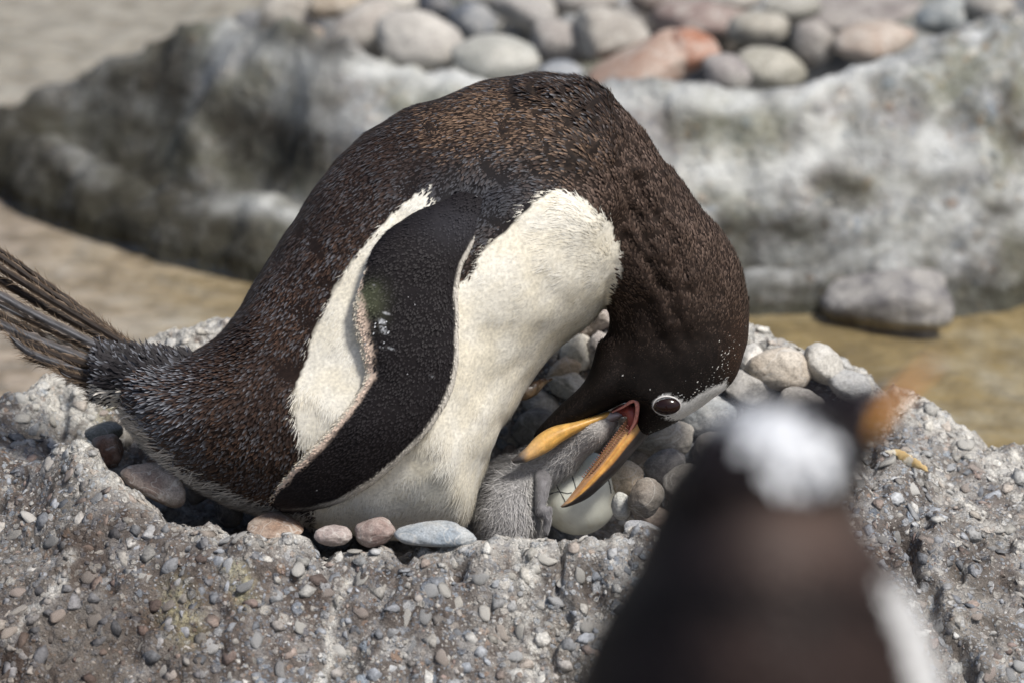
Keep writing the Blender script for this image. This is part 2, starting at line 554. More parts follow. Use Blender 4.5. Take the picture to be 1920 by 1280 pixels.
def mat_poolfloor():
    m, nt, b, _ = new_mat('pool_floor'); g = G(nt)
    co = g.coord()
    n1 = g.noise(co, 7.5, 5, .65, .6); n2 = g.noise(co, 34, 4, .6); n3 = g.noise(co, 1.1, 3)
    c = g.ramp(n1.outputs[0], [(.3, (.15, .105, .045)), (.46, (.32, .235, .11)), (.56, (.38, .31, .2)), (.68, (.5, .46, .4))])
    sx = g.n('ShaderNodeSeparateXYZ'); g.l(co, sx.inputs[0])
    left = g.ramp(g.math('ADD', g.math('MULTIPLY', sx.outputs[0], -1.2), g.math('MULTIPLY', g.math('SUBTRACT', n3.outputs[0], .5), 1.2)), [(.0, 0.0), (.45, .8)])
    c = g.mix(left, c, g.mix(n2.outputs[0], (.34, .28, .25), (.6, .5, .45)))
    far = g.ramp(g.math('SUBTRACT', sx.outputs[1], 1.0), [(0.0, 0.0), (.15, .8)])
    c = g.mix(far, c, (.5, .46, .42))
    c = g.mix(g.ramp(n2.outputs[0], [(.4, .8), (.58, 0.0)]), c, g.mix(.6, c, (.1, .07, .03)))
    g.l(c, b.inputs['Base Color']); b.inputs['Roughness'].default_value = .9
    g.l(g.bump(n2.outputs[0], .6, .01), b.inputs['Normal'])
    return m

def mat_water():
    m, nt, b, out = new_mat('water'); g = G(nt)
    nt.nodes.remove(b)
    co = g.coord()
    mp = g.n('ShaderNodeMapping'); mp.inputs['Scale'].default_value = (1, 1.4, 1); g.l(co, mp.inputs[0])
    nz = g.noise(mp.outputs[0], 28, 3, .5, .4)
    nb = g.bump(nz.outputs[0], .7, .008)
    tr = g.n('ShaderNodeBsdfTransparent'); tr.inputs[0].default_value = (.9, .91, .88, 1)
    gl = g.n('ShaderNodeBsdfGlossy'); gl.inputs['Roughness'].default_value = .08; g.l(nb, gl.inputs['Normal'])
    fr = g.n('ShaderNodeFresnel'); fr.inputs[0].default_value = 1.38; g.l(nb, fr.inputs['Normal'])
    mx = g.n('ShaderNodeMixShader'); g.l(fr.outputs[0], mx.inputs[0]); g.l(tr.outputs[0], mx.inputs[1]); g.l(gl.outputs[0], mx.inputs[2])
    g.l(mx.outputs[0], out.inputs[0])
    return m

# ---------------------------------------------------------------- setting: ground, water, shore
WATER_Z = -0.215
def sheet(name, x0, x1, y0, y1, z, nx, ny, mat, amp=0.0, sc_=3.0, **props):
    x = np.linspace(x0, x1, nx); y = np.linspace(y0, y1, ny)
    X, Y = np.meshgrid(x, y, indexing='ij')
    P = np.stack([X, Y, np.full_like(X, z)], -1).reshape(-1, 3)
    if amp: P[:, 2] += amp * fbm(P * [1, 1, 0], sc_, 4, 5)
    idx = np.arange(nx * ny).reshape(nx, ny)
    q = np.stack([idx[:-1, :-1], idx[1:, :-1], idx[1:, 1:], idx[:-1, 1:]], -1).reshape(-1, 4)
    return link(name, mesh_arrays(name, P, [q], smooth=True), mat, kind='structure', **props)

M_pool = mat_poolfloor()
sheet('ground', -60, 60, -60, 60, -0.42, 121, 121, M_pool)
sheet('pool_floor', -3, 3, -1.2, 5, -0.229, 240, 260, M_pool, .006, 5)
sheet('water', -3, 3, -1.2, 5, WATER_Z, 2, 2, mat_water())
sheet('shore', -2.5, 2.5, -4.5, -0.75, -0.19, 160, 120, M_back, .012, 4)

# ---------------------------------------------------------------- rocks as height fields
def rbf_height(ctrl, c=0.025):
    K = np.asarray(ctrl, float)
    r = np.sqrt(((K[:, None, :2] - K[None, :, :2]) ** 2).sum(-1) + c * c)
    n = len(K)
    A = np.zeros((n + 3, n + 3)); A[:n, :n] = r + np.eye(n) * 1e-4
    A[:n, n] = 1; A[:n, n + 1:] = K[:, :2]; A[n, :n] = 1; A[n + 1:, :n] = K[:, :2].T
    w = np.linalg.solve(A, np.concatenate([K[:, 2], [0, 0, 0]]))
    def f(x, y):
        x = np.asarray(x, float); y = np.asarray(y, float); sh = x.shape
        xf, yf = x.ravel(), y.ravel(); out = np.empty(len(xf))
        for i in range(0, len(xf), 40000):
            rr = np.sqrt((xf[i:i + 40000, None] - K[:, 0]) ** 2 + (yf[i:i + 40000, None] - K[:, 1]) ** 2 + c * c)
            out[i:i + 40000] = rr @ w[:n] + w[n] + w[n + 1] * xf[i:i + 40000] + w[n + 2] * yf[i:i + 40000]
        return out.reshape(sh)
    return f

def field_mesh(f, xs, ys):
    X, Y = np.meshgrid(xs, ys, indexing='ij')
    P = np.stack([X, Y, f(X, Y)], -1)
    nx, ny = len(xs), len(ys)
    idx = np.arange(nx * ny).reshape(nx, ny)
    q = np.stack([idx[:-1, :-1], idx[1:, :-1], idx[1:, 1:], idx[:-1, 1:]], -1).reshape(-1, 4)
    return P.reshape(-1, 3), q

ctl = []
def cy(px, py, Y):
    p = atY(px, py, Y); ctl.append(p)
def cz(px, py, z):
    p = atZ(px, py, z); ctl.append(p)
def cw(x, y, z): ctl.append(np.array([x, y, z]))
# near rim, left to right
for a in [(150, 826, -.03), (215, 884, -.06), (300, 945, -.09), (400, 975, -.11), (480, 992, -.12), (560, 1008, -.125), (750, 1018, -.125), (900, 1012, -.125), (1040, 1008, -.125),
          (1200, 998, -.12), (1350, 998, -.11), (1500, 950, -.06), (1560, 870, 0.0), (1600, 770, .07)]: cy(*a)
# left shoulder and far outline
for a in [(-200, 900, .0), (-60, 800, .04), (0, 765, .06), (60, 735, .07), (100, 712, .08), (150, 735, .07), (245, 648, .13), (330, 618, .14), (420, 625, .15), (600, 640, .16), (850, 620, .16), (1100, 592, .16),
          (1250, 600, .16), (1410, 612, .155), (1500, 645, .145), (1640, 705, .12), (1760, 775, .09), (1920, 862, .05), (2100, 980, .0)]: cy(*a)
# flanks
for a in [(60, 880, -.04), (100, 980, -.09), (100, 1120, -.15), (100, 1270, -.2), (300, 1050, -.14), (300, 1260, -.205), (500, 1100, -.165), (520, 1270, -.21), (760, 1080, -.16), (760, 1270, -.21), (950, 1080, -.16), (950, 1270, -.21),
          (1150, 1080, -.16), (1150, 1270, -.21), (1400, 1270, -.2), (1400, 1100, -.15), (1650, 860, .01), (1750, 880, .01), (1700, 1000, -.06), (1700, 1130, -.13), (1900, 1000, -.04), (1900, 1130, -.11), (1880, 1260, -.175), (2150, 1250, -.12)]: cy(*a)
# bowl floor
for x, y in [(-.18, 0), (-.1, -.04), (-.1, .06), (0, -.05), (0, .06), (.08, -.05), (.08, .06), (-.2, .05), (.14, 0), (-.02, 0)]: cw(x, y, -.135)
cw(-.235, .03, -.115)
for a in [(190, 850, .0), (250, 885, -.025), (330, 920, -.05), (420, 950, -.07), (520, 970, -.085), (700, 985, -.09), (900, 985, -.09), (1040, 985, -.09), (1180, 965, -.085)]:
    q_ = atY(*a); cw(q_[0], q_[1], -.125)
# backs and outer foot
bk = [(-.62, .02), (-.42, .13), (-.3, .2), (-.15, .24), (0, .25), (.15, .24), (.3, .2), (.42, .13), (.62, .02)]
for x, y in bk: cw(x, y, -.27)
for x, y in [(-.6, -.1), (-.55, -.28), (-.3, -.33), (-.1, -.34), (.1, -.34), (.3, -.33), (.55, -.28), (.62, -.1)]: cw(x, y, -.26)
for x, y in [(-.8, 0), (-.6, .3), (0, .45), (.6, .3), (.8, 0), (.7, -.4), (0, -.5), (-.7, -.4)]: cw(x, y, -.38)
nest_base = rbf_height(ctl)

CRACK = np.array([(1035, 992), (1060, 1035), (1045, 1100), (1062, 1160), (1030, 1215), (1048, 1300)], float)
CRACKW = atY(CRACK[:, 0], CRACK[:, 1], np.linspace(-.125, -.215, 6))[:, :2]
CR2 = np.array([(1690, 1010), (1730, 1080), (1745, 1130), (1800, 1190), (1830, 1280)], float)
CR2W = atY(CR2[:, 0], CR2[:, 1], np.linspace(-.06, -.19, 5))[:, :2]
def nest_height(x, y):
    z = nest_base(x, y)
    P = np.stack([x, y, np.zeros_like(x)], -1)
    z = z + .006 * fbm(P, 20, 3, 3) + .0042 * fbm(P, 60, 3, 9) + .0012 * noise(P, 330, 4)
    pit = np.clip(noise(P, 60, 31) - .4, 0, 1)
    z = z - .02 * pit - .004 * np.abs(noise(P, 34, 63))
    d = poly_dist(x + .003 * noise(P, 90, 8), y, CRACKW, False)
    z = z - .012 * np.exp(-(d / .003) ** 2)
    d = poly_dist(x + .006 * noise(P, 60, 18), y, CR2W, False)
    z = z - .02 * np.exp(-(d / .006) ** 2)
    return z
xs = np.concatenate([np.linspace(-.85, -.4, 60)[:-1], np.arange(-.4, .4, .0016), np.linspace(.4, .85, 60)])
ys = np.concatenate([np.linspace(-.55, -.26, 50)[:-1], np.arange(-.26, .21, .0016), np.linspace(.21, .5, 50)])
V, q = field_mesh(nest_height, xs, ys)
def nest_masks(V):
    px, py, t = proj(V)
    w = 14 * noise(V, 40, 91) + 6 * noise(V, 140, 92)
    L = lambda pts, wd: np.exp(-(poly_dist(px + w, py + w * .5, pts, False) / wd) ** 2)
    crust = L([(985, 1000), (992, 1120), (1005, 1290)], 14) + L([(640, 1085), (625, 1180), (600, 1290)], 9) + .8 * L([(140, 1040), (90, 1130), (20, 1200)], 10) + L([(170, 700), (60, 760), (150, 790)], 30)
    crust = crust + 2 * L([(240, 660), (340, 630), (430, 645)], 44) + L([(60, 730), (110, 712), (160, 750)], 26) + 1.6 * L([(1400, 620), (1560, 660), (1640, 712), (1760, 785), (1920, 872)], 26) + L([(1700, 760), (1830, 850), (1950, 960)], 13) + .8 * L([(1760, 900), (1850, 980), (1920, 1040)], 10)
    crust = crust + .95 * L([(150, 830), (300, 950), (480, 1000), (760, 1020), (1150, 1010)], 34) * (.6 + .5 * noise(V, 50, 12)) + .7 * L([(1650, 790), (1760, 900), (1900, 1010)], 60) * (.5 + .6 * noise(V, 45, 13)) + .6 * L([(960, 1060), (950, 1180), (980, 1280)], 60) * (.5 + .6 * noise(V, 45, 15))
    stain = np.exp(-(np.hypot((px - 40) / 330, (py - 1260) / 170)) ** 2) * 2.2 + .8 * np.exp(-(np.hypot((px - 150) / 200, (py - 1010) / 70)) ** 2) + .5 * np.exp(-(np.hypot((px - 780) / 260, (py - 1150) / 80)) ** 2) + .45 * np.exp(-(np.hypot((px - 1800) / 160, (py - 1060) / 90)) ** 2)
    lich = L([(440, 1075), (455, 1110)], 22) + .7 * L([(330, 1120), (345, 1170)], 34) + .5 * L([(290, 690), (180, 780)], 14)
    return np.stack([crust, stain * (.8 + .5 * noise(V, 30, 14)), lich], -1).clip(0, 1)
nest = root('nest_rock', (0, 0, -.3), 'large concrete conglomerate rock with a hollow in its top holding the nest, in the foreground', 'rock')
child('rock_body', V, [q], M_rock, nest, nest_masks(V))

# aggregate stones set in the nest rock
def chip_mesh(seed, sub=1, sharp=.35, flat=.27):
    bm = bmesh.new()
    bmesh.ops.create_icosphere(bm, subdivisions=sub + 1, radius=1)
    P = np.array([v.co for v in bm.verts])
    r = np.random.default_rng(seed)
    # cut by a few planes so it gets facets
    for _ in range(14):
        n = r.normal(size=3); n /= np.linalg.norm(n)
        dd = r.uniform(.35, .7)
        over = np.clip(P @ n - dd, 0, None)
        P = P - over[:, None] * n
    P = P * (1 + .08 * noise(P, 2.5, seed)[:, None])
    F = np.array([[v.index for v in f.verts] for f in bm.faces])
    bm.free()
    P = P / np.abs(P).max(0); P = P * [1, r.uniform(.55, .9), flat * r.uniform(.8, 1.2)]
    return P, F
CH = [chip_mesh(i, 1) for i in range(14)]
CHS = [chip_mesh(40 + i, 0) for i in range(14)]
PAL = np.array([(.3, .32, .35), (.4, .41, .42), (.22, .24, .27), (.5, .49, .46), (.3, .23, .19), (.36, .38, .41), (.38, .35, .32), (.56, .55, .52), (.13, .13, .14), (.27, .29, .32), (.44, .42, .38), (.24, .17, .14)]) * .85

def hgrad(f, x, y, e=.004):
    gx = (f(x + e, y) - f(x - e, y)) / (2 * e); gy = (f(x, y + e) - f(x, y - e)) / (2 * e)
    N = np.stack([-gx, -gy, np.ones_like(gx)], -1)
    return N / np.linalg.norm(N, axis=-1, keepdims=True)

def scatter_spots(n, seed, rmin, rmax, f, xr, yr, ok, spacing=1.35):
    r = np.random.default_rng(seed)
    x = r.uniform(*xr, n); y = r.uniform(*yr, n)
    z = f(x, y)
    keep = ok(x, y, z)
    x, y, z = x[keep], y[keep], z[keep]
    rad = rmin * (rmax / rmin) ** (r.random(len(x)) ** 2.6)
    o = np.argsort(-rad)
    x, y, z, rad = x[o], y[o], z[o], rad[o]
    # dart throwing on a grid
    cell = rmin * 1.5; used = {}; pick = []
    for i in range(len(x)):
        a, b = int(x[i] // cell), int(y[i] // cell)
        w = int(rad[i] * 2.2 // cell) + 1
        good = True
        for u in range(a - w, a + w + 1):
            for v in range(b - w, b + w + 1):
                for j in used.get((u, v), ()):
                    if (x[i] - x[j]) ** 2 + (y[i] - y[j]) ** 2 < (.72 * (rad[i] + rad[j]) * spacing) ** 2:
                        good = False; break
                if not good: break
            if not good: break
        if good:
            used.setdefault((a, b), []).append(i); pick.append(i)
    p = np.array(pick)
    return x[p], y[p], z[p], rad[p]

def nest_ok(x, y, z):
    P = np.stack([x, y, z], -1)
    px, py, t = proj(P)
    inframe = (px > -150) & (px < 2050) & (py < 1400)
    cx_, cy_ = (x + .03) / .245, (y - .012) / .125
    bowl = cx_ ** 2 + cy_ ** 2 < 1.0
    dn = fbm(np.stack([x, y, 0 * x], -1), 16, 3, 71)
    keep = np.random.default_rng(3).random(len(x)) < np.clip(.9 + .8 * dn, .2, 1)
    return inframe & (~bowl) & (z > -.2) & keep
cxx, cyy, czz, crr = scatter_spots(120000, 5, .0009, .0074, nest_height, (-.42, .45), (-.3, .2), nest_ok, .84)
order = np.argsort(-crr)
cxx, cyy, czz, crr = cxx[order], cyy[order], czz[order], crr[order]
czz = czz - crr * np.random.default_rng(4).uniform(.06, .27, len(crr))
Nn = hgrad(nest_height, cxx, cyy)
r_ = np.random.default_rng(11)
ang = r_.uniform(0, 6.28, len(cxx)); ci = r_.integers(0, len(PAL), len(cxx)); mi = r_.integers(0, 14, len(cxx))
shade = r_.uniform(.55, 1.4, len(cxx))
def frame_of(N, a):
    T = np.cross(N, [0, 1, .03]); T /= np.linalg.norm(T, axis=-1, keepdims=True)
    B = np.cross(N, T)
    T2 = T * np.cos(a)[:, None] + B * np.sin(a)[:, None]
    B2 = np.cross(N, T2)
    return T2, B2
T2, B2 = frame_of(Nn, ang)
mk_ = nest_masks(np.stack([cxx, cyy, czz], -1))
chc = (PAL[ci] * .85 + .15 * np.array([.3, .31, .33])) * shade[:, None] * .95
chc = chc * (1 - .5 * mk_[:, :1]) + .5 * mk_[:, :1] * np.array([.6, .57, .5])
chc = chc * (1 - .6 * mk_[:, 1:2]) + .6 * mk_[:, 1:2] * chc * np.array([.35, .26, .2])
shared = []
for i, (P, F) in enumerate(CH):
    me = mesh_arrays('pebble', P, [F], smooth=False)
    me.materials.append(M_stone); shared.append(me)
from mathutils import Matrix
NP = 290
for i in range(NP):
    o = link('pebble', shared[mi[i]], None, nest)
    R = Matrix([(T2[i][k], B2[i][k], Nn[i][k]) for k in range(3)])
    o.matrix_local = Matrix.Translation(Vector((cxx[i], cyy[i], czz[i] + .3 + .0 * crr[i]))) @ (R * crr[i]).to_4x4()
    o.color = tuple(chc[i]) + (1,)
ch = []
for k in range(14):
    P, F = CHS[k]
    s_ = np.where(mi[NP:] == k)[0] + NP
    X = (T2[s_][:, None] * P[None, :, 0:1] + B2[s_][:, None] * P[None, :, 1:2] + Nn[s_][:, None] * P[None, :, 2:3]) * crr[s_][:, None, None]
    X = X + np.stack([cxx[s_], cyy[s_], czz[s_]], -1)[:, None]
    cc = np.repeat(chc[s_][:, None], len(P), 1)
    off = (np.arange(len(s_)) * len(P))[:, None, None]
    ch.append((X.reshape(-1, 3), np.zeros((0, 4), int), (F[None] + off).reshape(-1, 3), cc.reshape(-1, 3)))
V, Fs, cc = merge(ch)
print('chips', len(cxx))
child('fine_aggregate', V, Fs, M_chip, nest, cc, smooth=False, kind='stuff')

# --- the second rock nest behind
ctl = []
W = [(-500, 250), (-200, 290), (0, 342), (130, 402), (300, 458), (480, 498), (700, 540), (950, 575), (1200, 588), (1400, 580), (1560, 572), (1800, 552), (1920, 532), (2150, 480), (2500, 420)]
for a in W:
    p = atZ(a[0], a[1], WATER_Z); ctl.append(p)
    ctl.append(p + np.array([0, -.07, -.09])); ctl.append(p + np.array([0, -.25, -.16]))
for a in [(-150, 215, 1.03), (0, 185, 1.02), (100, 145, 1.02), (240, 88, 1.01), (360, 34, .98), (450, 40, .93), (510, 92, .86), (620, 112, .82), (830, 142, .78), (1000, 155, .77), (1100, 158, .76), (1300, 172, .74), (1480, 158, .75),
          (1600, 108, .78), (1720, 70, .8), (1850, 36, .83), (1990, 10, .86), (2300, -10, .9)]: cy(*a)
# ledge low on the face
for a in [(100, 330, .93), (250, 370, .85), (420, 395, .79), (560, 420, .75), (1430, 440, .66), (1600, 460, .66), (1800, 430, .67), (1500, 300, .70), (1750, 260, .72), (1300, 300, .70), (500, 250, .84), (300, 230, .93), (150, 240, .98), (1000, 350, .69), (800, 320, .73), (1920, 280, .73), (1450, 520, .615), (1700, 515, .615)]: cy(*a)
for x, y in [(-.15, .93), (0, .88), (.2, .86), (.35, .9), (-.1, 1.1), (.1, 1.1), (.3, 1.1), (.0, 1.25), (.3, 1.25)]: cw(x, y, -.15)
for x, y in [(.05, 1.5), (.3, 1.55), (.6, 1.4), (.85, 1.1)]: cw(x, y, -.12)
for x, y in [(-.5, 1.4), (-.3, 1.5), (-.25, 1.35), (-.6, 1.25)]: cw(x, y, -.32)
for x, y in [(-.5, 1.11), (-.44, 1.12), (-.38, 1.12), (-.32, 1.13), (-.26, 1.14), (-.2, 1.2), (-.52, 1.18), (-.42, 1.22), (-.8, 1.1), (-.8, 1.7), (0, 1.9), (.9, 1.8), (-.38, 1.45)]: cw(x, y, -.3)
back_base = rbf_height(ctl, .03)
WXY = atZ(np.array([a[0] for a in W], float), np.array([a[1] for a in W], float), WATER_Z)[:, :2]
_rec = atY(np.array([1350., 1440, 1540]), np.array([430., 436, 430]), .66)
REC = _rec[:, :2]
def back_height(x, y):
    z = back_base(x, y)
    wl = np.interp(x, WXY[:, 0], WXY[:, 1]) + .012 * noise(np.stack([x, y * 0, y * 0], -1), 9, 55)
    dy = y - wl
    z = np.where(dy < 0, np.minimum(z, WATER_Z - .01 + 3.0 * dy), np.where(dy < .07, np.maximum(z, WATER_Z + .01 + np.minimum(.03, .8 * dy)), z))
    P = np.stack([x, y, np.zeros_like(x)], -1)
    return z + .008 * fbm(P, 8, 3, 23) - .03 * np.exp(-(poly_dist(x, y, REC, False) / .018) ** 2) + .004 * fbm(P, 36, 3, 29) - .02 * np.clip(noise(P, 26, 77) - .3, 0, 1) - .012 * np.abs(noise(P, 15, 78))
V, q = field_mesh(back_height, np.arange(-1.0, 1.0, .0045), np.arange(.36, 1.95, .0045))
back = root('rock', (0, .9, -.3), 'broad pale weathered rock across the water behind the penguin, topped by a hollow of stones', 'rock')
Nb = vnormals(V, q)
V = V + Nb * (.007 * noise(V, 14, 101) + .0028 * noise(V, 48, 102) + .002 * np.abs(noise(V, 85, 103)) - .004 * np.clip(noise(V, 34, 104) - .25, 0, 1) * 2)[:, None]
def back_masks(V):
    px, py, t = proj(V)
    w = 24 * noise(V, 14, 91) + 14 * noise(V, 50, 92)
    L = lambda pts, wd: np.exp(-(poly_dist(px + w, py + w * .6, pts, False) / wd) ** 2)
    pale = L([(455, 60), (540, 110), (640, 120), (840, 155), (1100, 175), (1300, 190), (1480, 180), (1600, 130), (1720, 90)], 26) + .9 * L([(430, 60), (420, 110)], 26) + L([(420, 385), (600, 400), (760, 430)], 22) + L([(1440, 480), (1560, 470), (1680, 500)], 26)  # pale rim, plus highlights on the ledges painted into the colour
    pale = pale + .9 * L([(1280, 320), (1420, 330), (1500, 290), (1650, 270), (1800, 300)], 34) + .5 * L([(560, 250), (700, 240)], 30)
    dark = 1.3 * L([(1350, 425), (1440, 430), (1530, 425)], 26) + .9 * L([(1540, 330), (1590, 345)], 24) + .8 * L([(1900, 180), (1910, 260)], 30) + .8 * L([(0, 290), (130, 370), (300, 430), (500, 470)], 34) + .6 * L([(1400, 545), (1560, 545), (1800, 530)], 16)  # shade of the recess painted into the colour, plus dark marks elsewhere
    dark = dark + .8 * L([(380, 200), (440, 250), (620, 270)], 26) + .7 * L([(180, 90), (300, 60), (330, 150)], 34) + .7 * L([(20, 180), (60, 260)], 34) + .5 * L([(220, 300), (330, 330)], 24) + .4 * L([(1300, 250), (1380, 230)], 20)
    rr_ = np.random.default_rng(12)
    for _ in range(34):
        x0, y0 = rr_.uniform(20, 620), rr_.uniform(60, 460)
        blob = np.exp(-(np.hypot((px + w - x0) / rr_.uniform(25, 70), (py + w - y0) / rr_.uniform(14, 40))) ** 2)
        if rr_.random() < .68: dark = dark + .75 * blob
        else: pale = pale + .5 * blob
    for _ in range(26):
        x0, y0 = rr_.uniform(1250, 1950), rr_.uniform(180, 520)
        blob = np.exp(-(np.hypot((px + w - x0) / rr_.uniform(20, 60), (py + w - y0) / rr_.uniform(12, 34))) ** 2)
        if rr_.random() < .5: dark = dark + .55 * blob
        else: pale = pale + .7 * blob
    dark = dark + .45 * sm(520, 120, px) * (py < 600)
    return np.stack([pale, dark, 0 * pale], -1).clip(0, 1)
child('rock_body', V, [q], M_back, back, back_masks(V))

# ---------------------------------------------------------------- loose stones
def ico(sub):
    bm = bmesh.new(); bmesh.ops.create_icosphere(bm, subdivisions=sub, radius=1)
    P = np.array([v.co for v in bm.verts]); F = np.array([[v.index for v in f.verts] for f in bm.faces]); bm.free()
    return P, F
ICO4, ICO3 = ico(5), ico(4)

def stone(pos, w, h, d, colour, label, group, rot=0.0, seed=0, kind='round', name='stone', fine=True, tilt=0.0):
    """w,h,d half sizes in metres: picture-right, picture-up, away"""
    P, F = ICO4 if fine else ICO3
    P = P.copy()
    r = np.random.default_rng(seed + 100)
    if kind == 'peak':
        up_ = np.clip(P[:, 2:3], 0, 1); P = P * np.hstack([1 - .75 * up_, 1 - .5 * up_, 1 + 0 * up_]); P[:, 0] += .5 * np.clip(P[:, 2], 0, 1)
    if kind == 'block':
        P = np.sign(P) * np.abs(P) ** .55; P = P / np.abs(P).max(0)
    nf = {'peak': 5, 'block': 4, 'round': 4, 'angular': 12, 'flat': 5, 'facet': 10}[kind]
    for _ in range(nf):
        n = r.normal(size=3); n /= np.linalg.norm(n)
        dd = r.uniform(.5, .85) if kind in ('angular', 'facet') else r.uniform(.7, .92)
        over = P @ n - dd
        soft = .05 if kind in ('angular', 'peak') else (.09 if kind == 'facet' else .16)
        over = soft * np.log1p(np.exp(np.clip(over / soft, -30, 30)))
        P = P - over[:, None] * n * .85
    P = P / np.abs(P).max(0)
    P = P * (1 + .07 * fbm(P, 1.4, 3, seed)[:, None])
    if kind == 'angular':
        P = P * (1 + .05 * fbm(P, 5, 3, seed + 5)[:, None])
    else:
        P = P * (1 + .012 * fbm(P, 7, 2, seed + 5)[:, None])
    P = P * [w, d, h]
    a = -rot
    R = np.array([[math.cos(a), 0, math.sin(a)], [0, 1, 0], [-math.sin(a), 0, math.cos(a)]])
    b_ = tilt
    R2 = np.array([[math.cos(b_), -math.sin(b_), 0], [math.sin(b_), math.cos(b_), 0], [0, 0, 1]])
    P = P @ R2.T @ R.T
    me = mesh_arrays('stone', P, [F], smooth=True)
    o = link(name, me, M_stone)
    o.location = pos
    o.color = tuple(colour) + (1,)
    o['label'] = label; o['category'] = name.split('_')[-1]; o['group'] = group
    return o

def on_ground(px, py, lift):
    zs = np.linspace(-.01, -.2, 800)
    P = np.array([atZ(px, py, z) for z in zs])
    g = P[:, 2] - nest_base(P[:, 0], P[:, 1]) - lift
    i = np.argmax(g < 0)
    return P[i]
GN = 'stones lining the nest hollow'
# px, py, z of centre, half w px, half h px, depth factor, rot(deg, ccw), colour, kind, label
nest_stones = [
 (205, 838, -.072, 33, 36, 1.0, -35, (.2, .1, .065), 'facet', 'rust red stone on the left rim under the tail feathers'),
 (193, 812, -.074, 38, 20, 1.2, 10, (.16, .15, .12), 'round', 'grey green pebble lying behind the rust red stone at the left rim'),
 (300, 903, -.078, 74, 40, .9, -18, (.26, .2, .17), 'facet', 'large brown and grey stone wedged below the rump of the nesting penguin'),
 (243, 838, -.1, 36, 44, 1.0, 20, (.07, .06, .05), 'round', 'dark shaded stone between the rust red stone and the large brown stone'),
 (345, 670, -.062, 38, 22, 1.0, -8, (.26, .25, .24), 'round', 'smooth grey pebble lying against the white rock above the tail base'),
 (222, 778, -.085, 48, 32, 1.0, 0, (.45, .4, .32), 'facet', 'cream stone directly under the pale fluff at the tail base'),
 (520, 986, -.088, 56, 14, 1.6, 0, (.26, .17, .12), 'flat', 'flat orange brown pebble under the tip of the flipper'),
 (624, 1004, -.078, 35, 19, 1.0, 0, (.34, .28, .26), 'round', 'small pinkish grey pebble on the near rim, left of the speckled pebble'),
 (704, 994, -.078, 40, 27, 1.0, 12, (.26, .19, .17), 'round', 'speckled pinkish brown pebble on the near rim below the white belly'),
 (822, 1001, -.078, 84, 25, .8, -3, (.25, .29, .33), 'flat', 'long flat blue grey stone on the near rim below the white belly'),
 (650, 975, -.1, 40, 20, 1.2, 0, (.15, .12, .11), 'round', 'shaded brown pebble half buried behind the two small rim pebbles'),
 (1172, 895, -.093, 34, 33, 1.0, 20, (.5, .4, .28), 'round', 'tan cream pebble just right of the egg'),
 (1208, 932, -.088, 35, 38, 1.0, -30, (.2, .17, .14), 'round', 'dark brown mottled pebble below the tan pebble beside the egg'),
 (1166, 947, -.098, 20, 26, 1.0, 0, (.5, .5, .46), 'round', 'tiny pale grey pebble touching the lower right of the egg'),
 (1250, 826, -.088, 60, 35, 1.0, 8, (.3, .27, .23), 'round', 'mottled grey brown oval stone right below the eye of the nesting penguin'),
 (1246, 876, -.094, 44, 30, 1.0, 30, (.19, .18, .18), 'round', 'smooth slate grey stone under the mottled oval stone'),
 (1192, 858, -.1, 28, 24, 1.0, 0, (.2, .17, .14), 'round', 'small shaded brown stone between the bill and the mottled oval stone'),
 (1290, 910, -.092, 50, 36, 1.0, 0, (.24, .22, .2), 'round', 'grey stone right of the dark brown pebble, partly behind the near penguin'),
 (1458, 690, -.07, 68, 47, .9, -22, (.45, .39, .32), 'facet', 'big beige stone with a pale ridge on the far right rim of the nest'),
 (1405, 725, -.075, 54, 36, 1.0, -20, (.3, .29, .28), 'facet', 'grey mottled stone just in front of the big beige stone'),
 (1412, 680, -.085, 26, 40, 1.0, 30, (.6, .58, .54), 'facet', 'white stone squeezed between the head of the penguin and the big beige stone'),
 (1330, 775, -.083, 62, 36, 1.0, 10, (.28, .31, .34), 'round', 'blue grey stone touching the white head patch of the nesting penguin'),
 (1490, 770, -.08, 60, 40, 1.0, -10, (.33, .31, .29), 'facet', 'grey stone behind the white crown of the near penguin'),
 (1084, 660, -.068, 32, 34, 1.0, 0, (.66, .62, .54), 'round', 'bright cream rounded stone in the gap between belly and throat'),
 (1060, 690, -.08, 40, 24, 1.0, 20, (.5, .4, .3), 'facet', 'tan stone under the bright cream stone in the belly gap'),
 (1066, 722, -.08, 44, 26, 1.0, -10, (.52, .5, .46), 'angular', 'rough pale stone above the scab on the belly'),
 (1020, 762, -.088, 52, 26, 1.0, -20, (.26, .24, .22), 'angular', 'dark grey rough stone left of the throat of the nesting penguin'),
 (1000, 800, -.095, 44, 30, 1.0, 25, (.15, .14, .13), 'round', 'dark brown stone under the chin next to the orange bill tip'),
 (1115, 600, -.062, 34, 30, 1.0, 0, (.27, .21, .18), 'angular', 'brown and white crusted stone at the top of the belly gap'),
 (1128, 660, -.07, 30, 34, 1.0, 0, (.34, .3, .28), 'angular', 'grey brown crusted stone right of the bright cream stone'),
 (1540, 690, -.07, 46, 38, 1.0, -40, (.46, .44, .4), 'facet', 'pale crusted stone on the rim right of the big beige stone'),
 (1600, 722, -.075, 52, 32, 1.0, -25, (.3, .31, .32), 'facet', 'long grey stone on the rim near the bill of the blurred penguin'),
 (1205, 992, -.085, 38, 15, 1.0, -10, (.3, .31, .33), 'facet', 'grey angular stone on the near rim between egg and near penguin'),
]
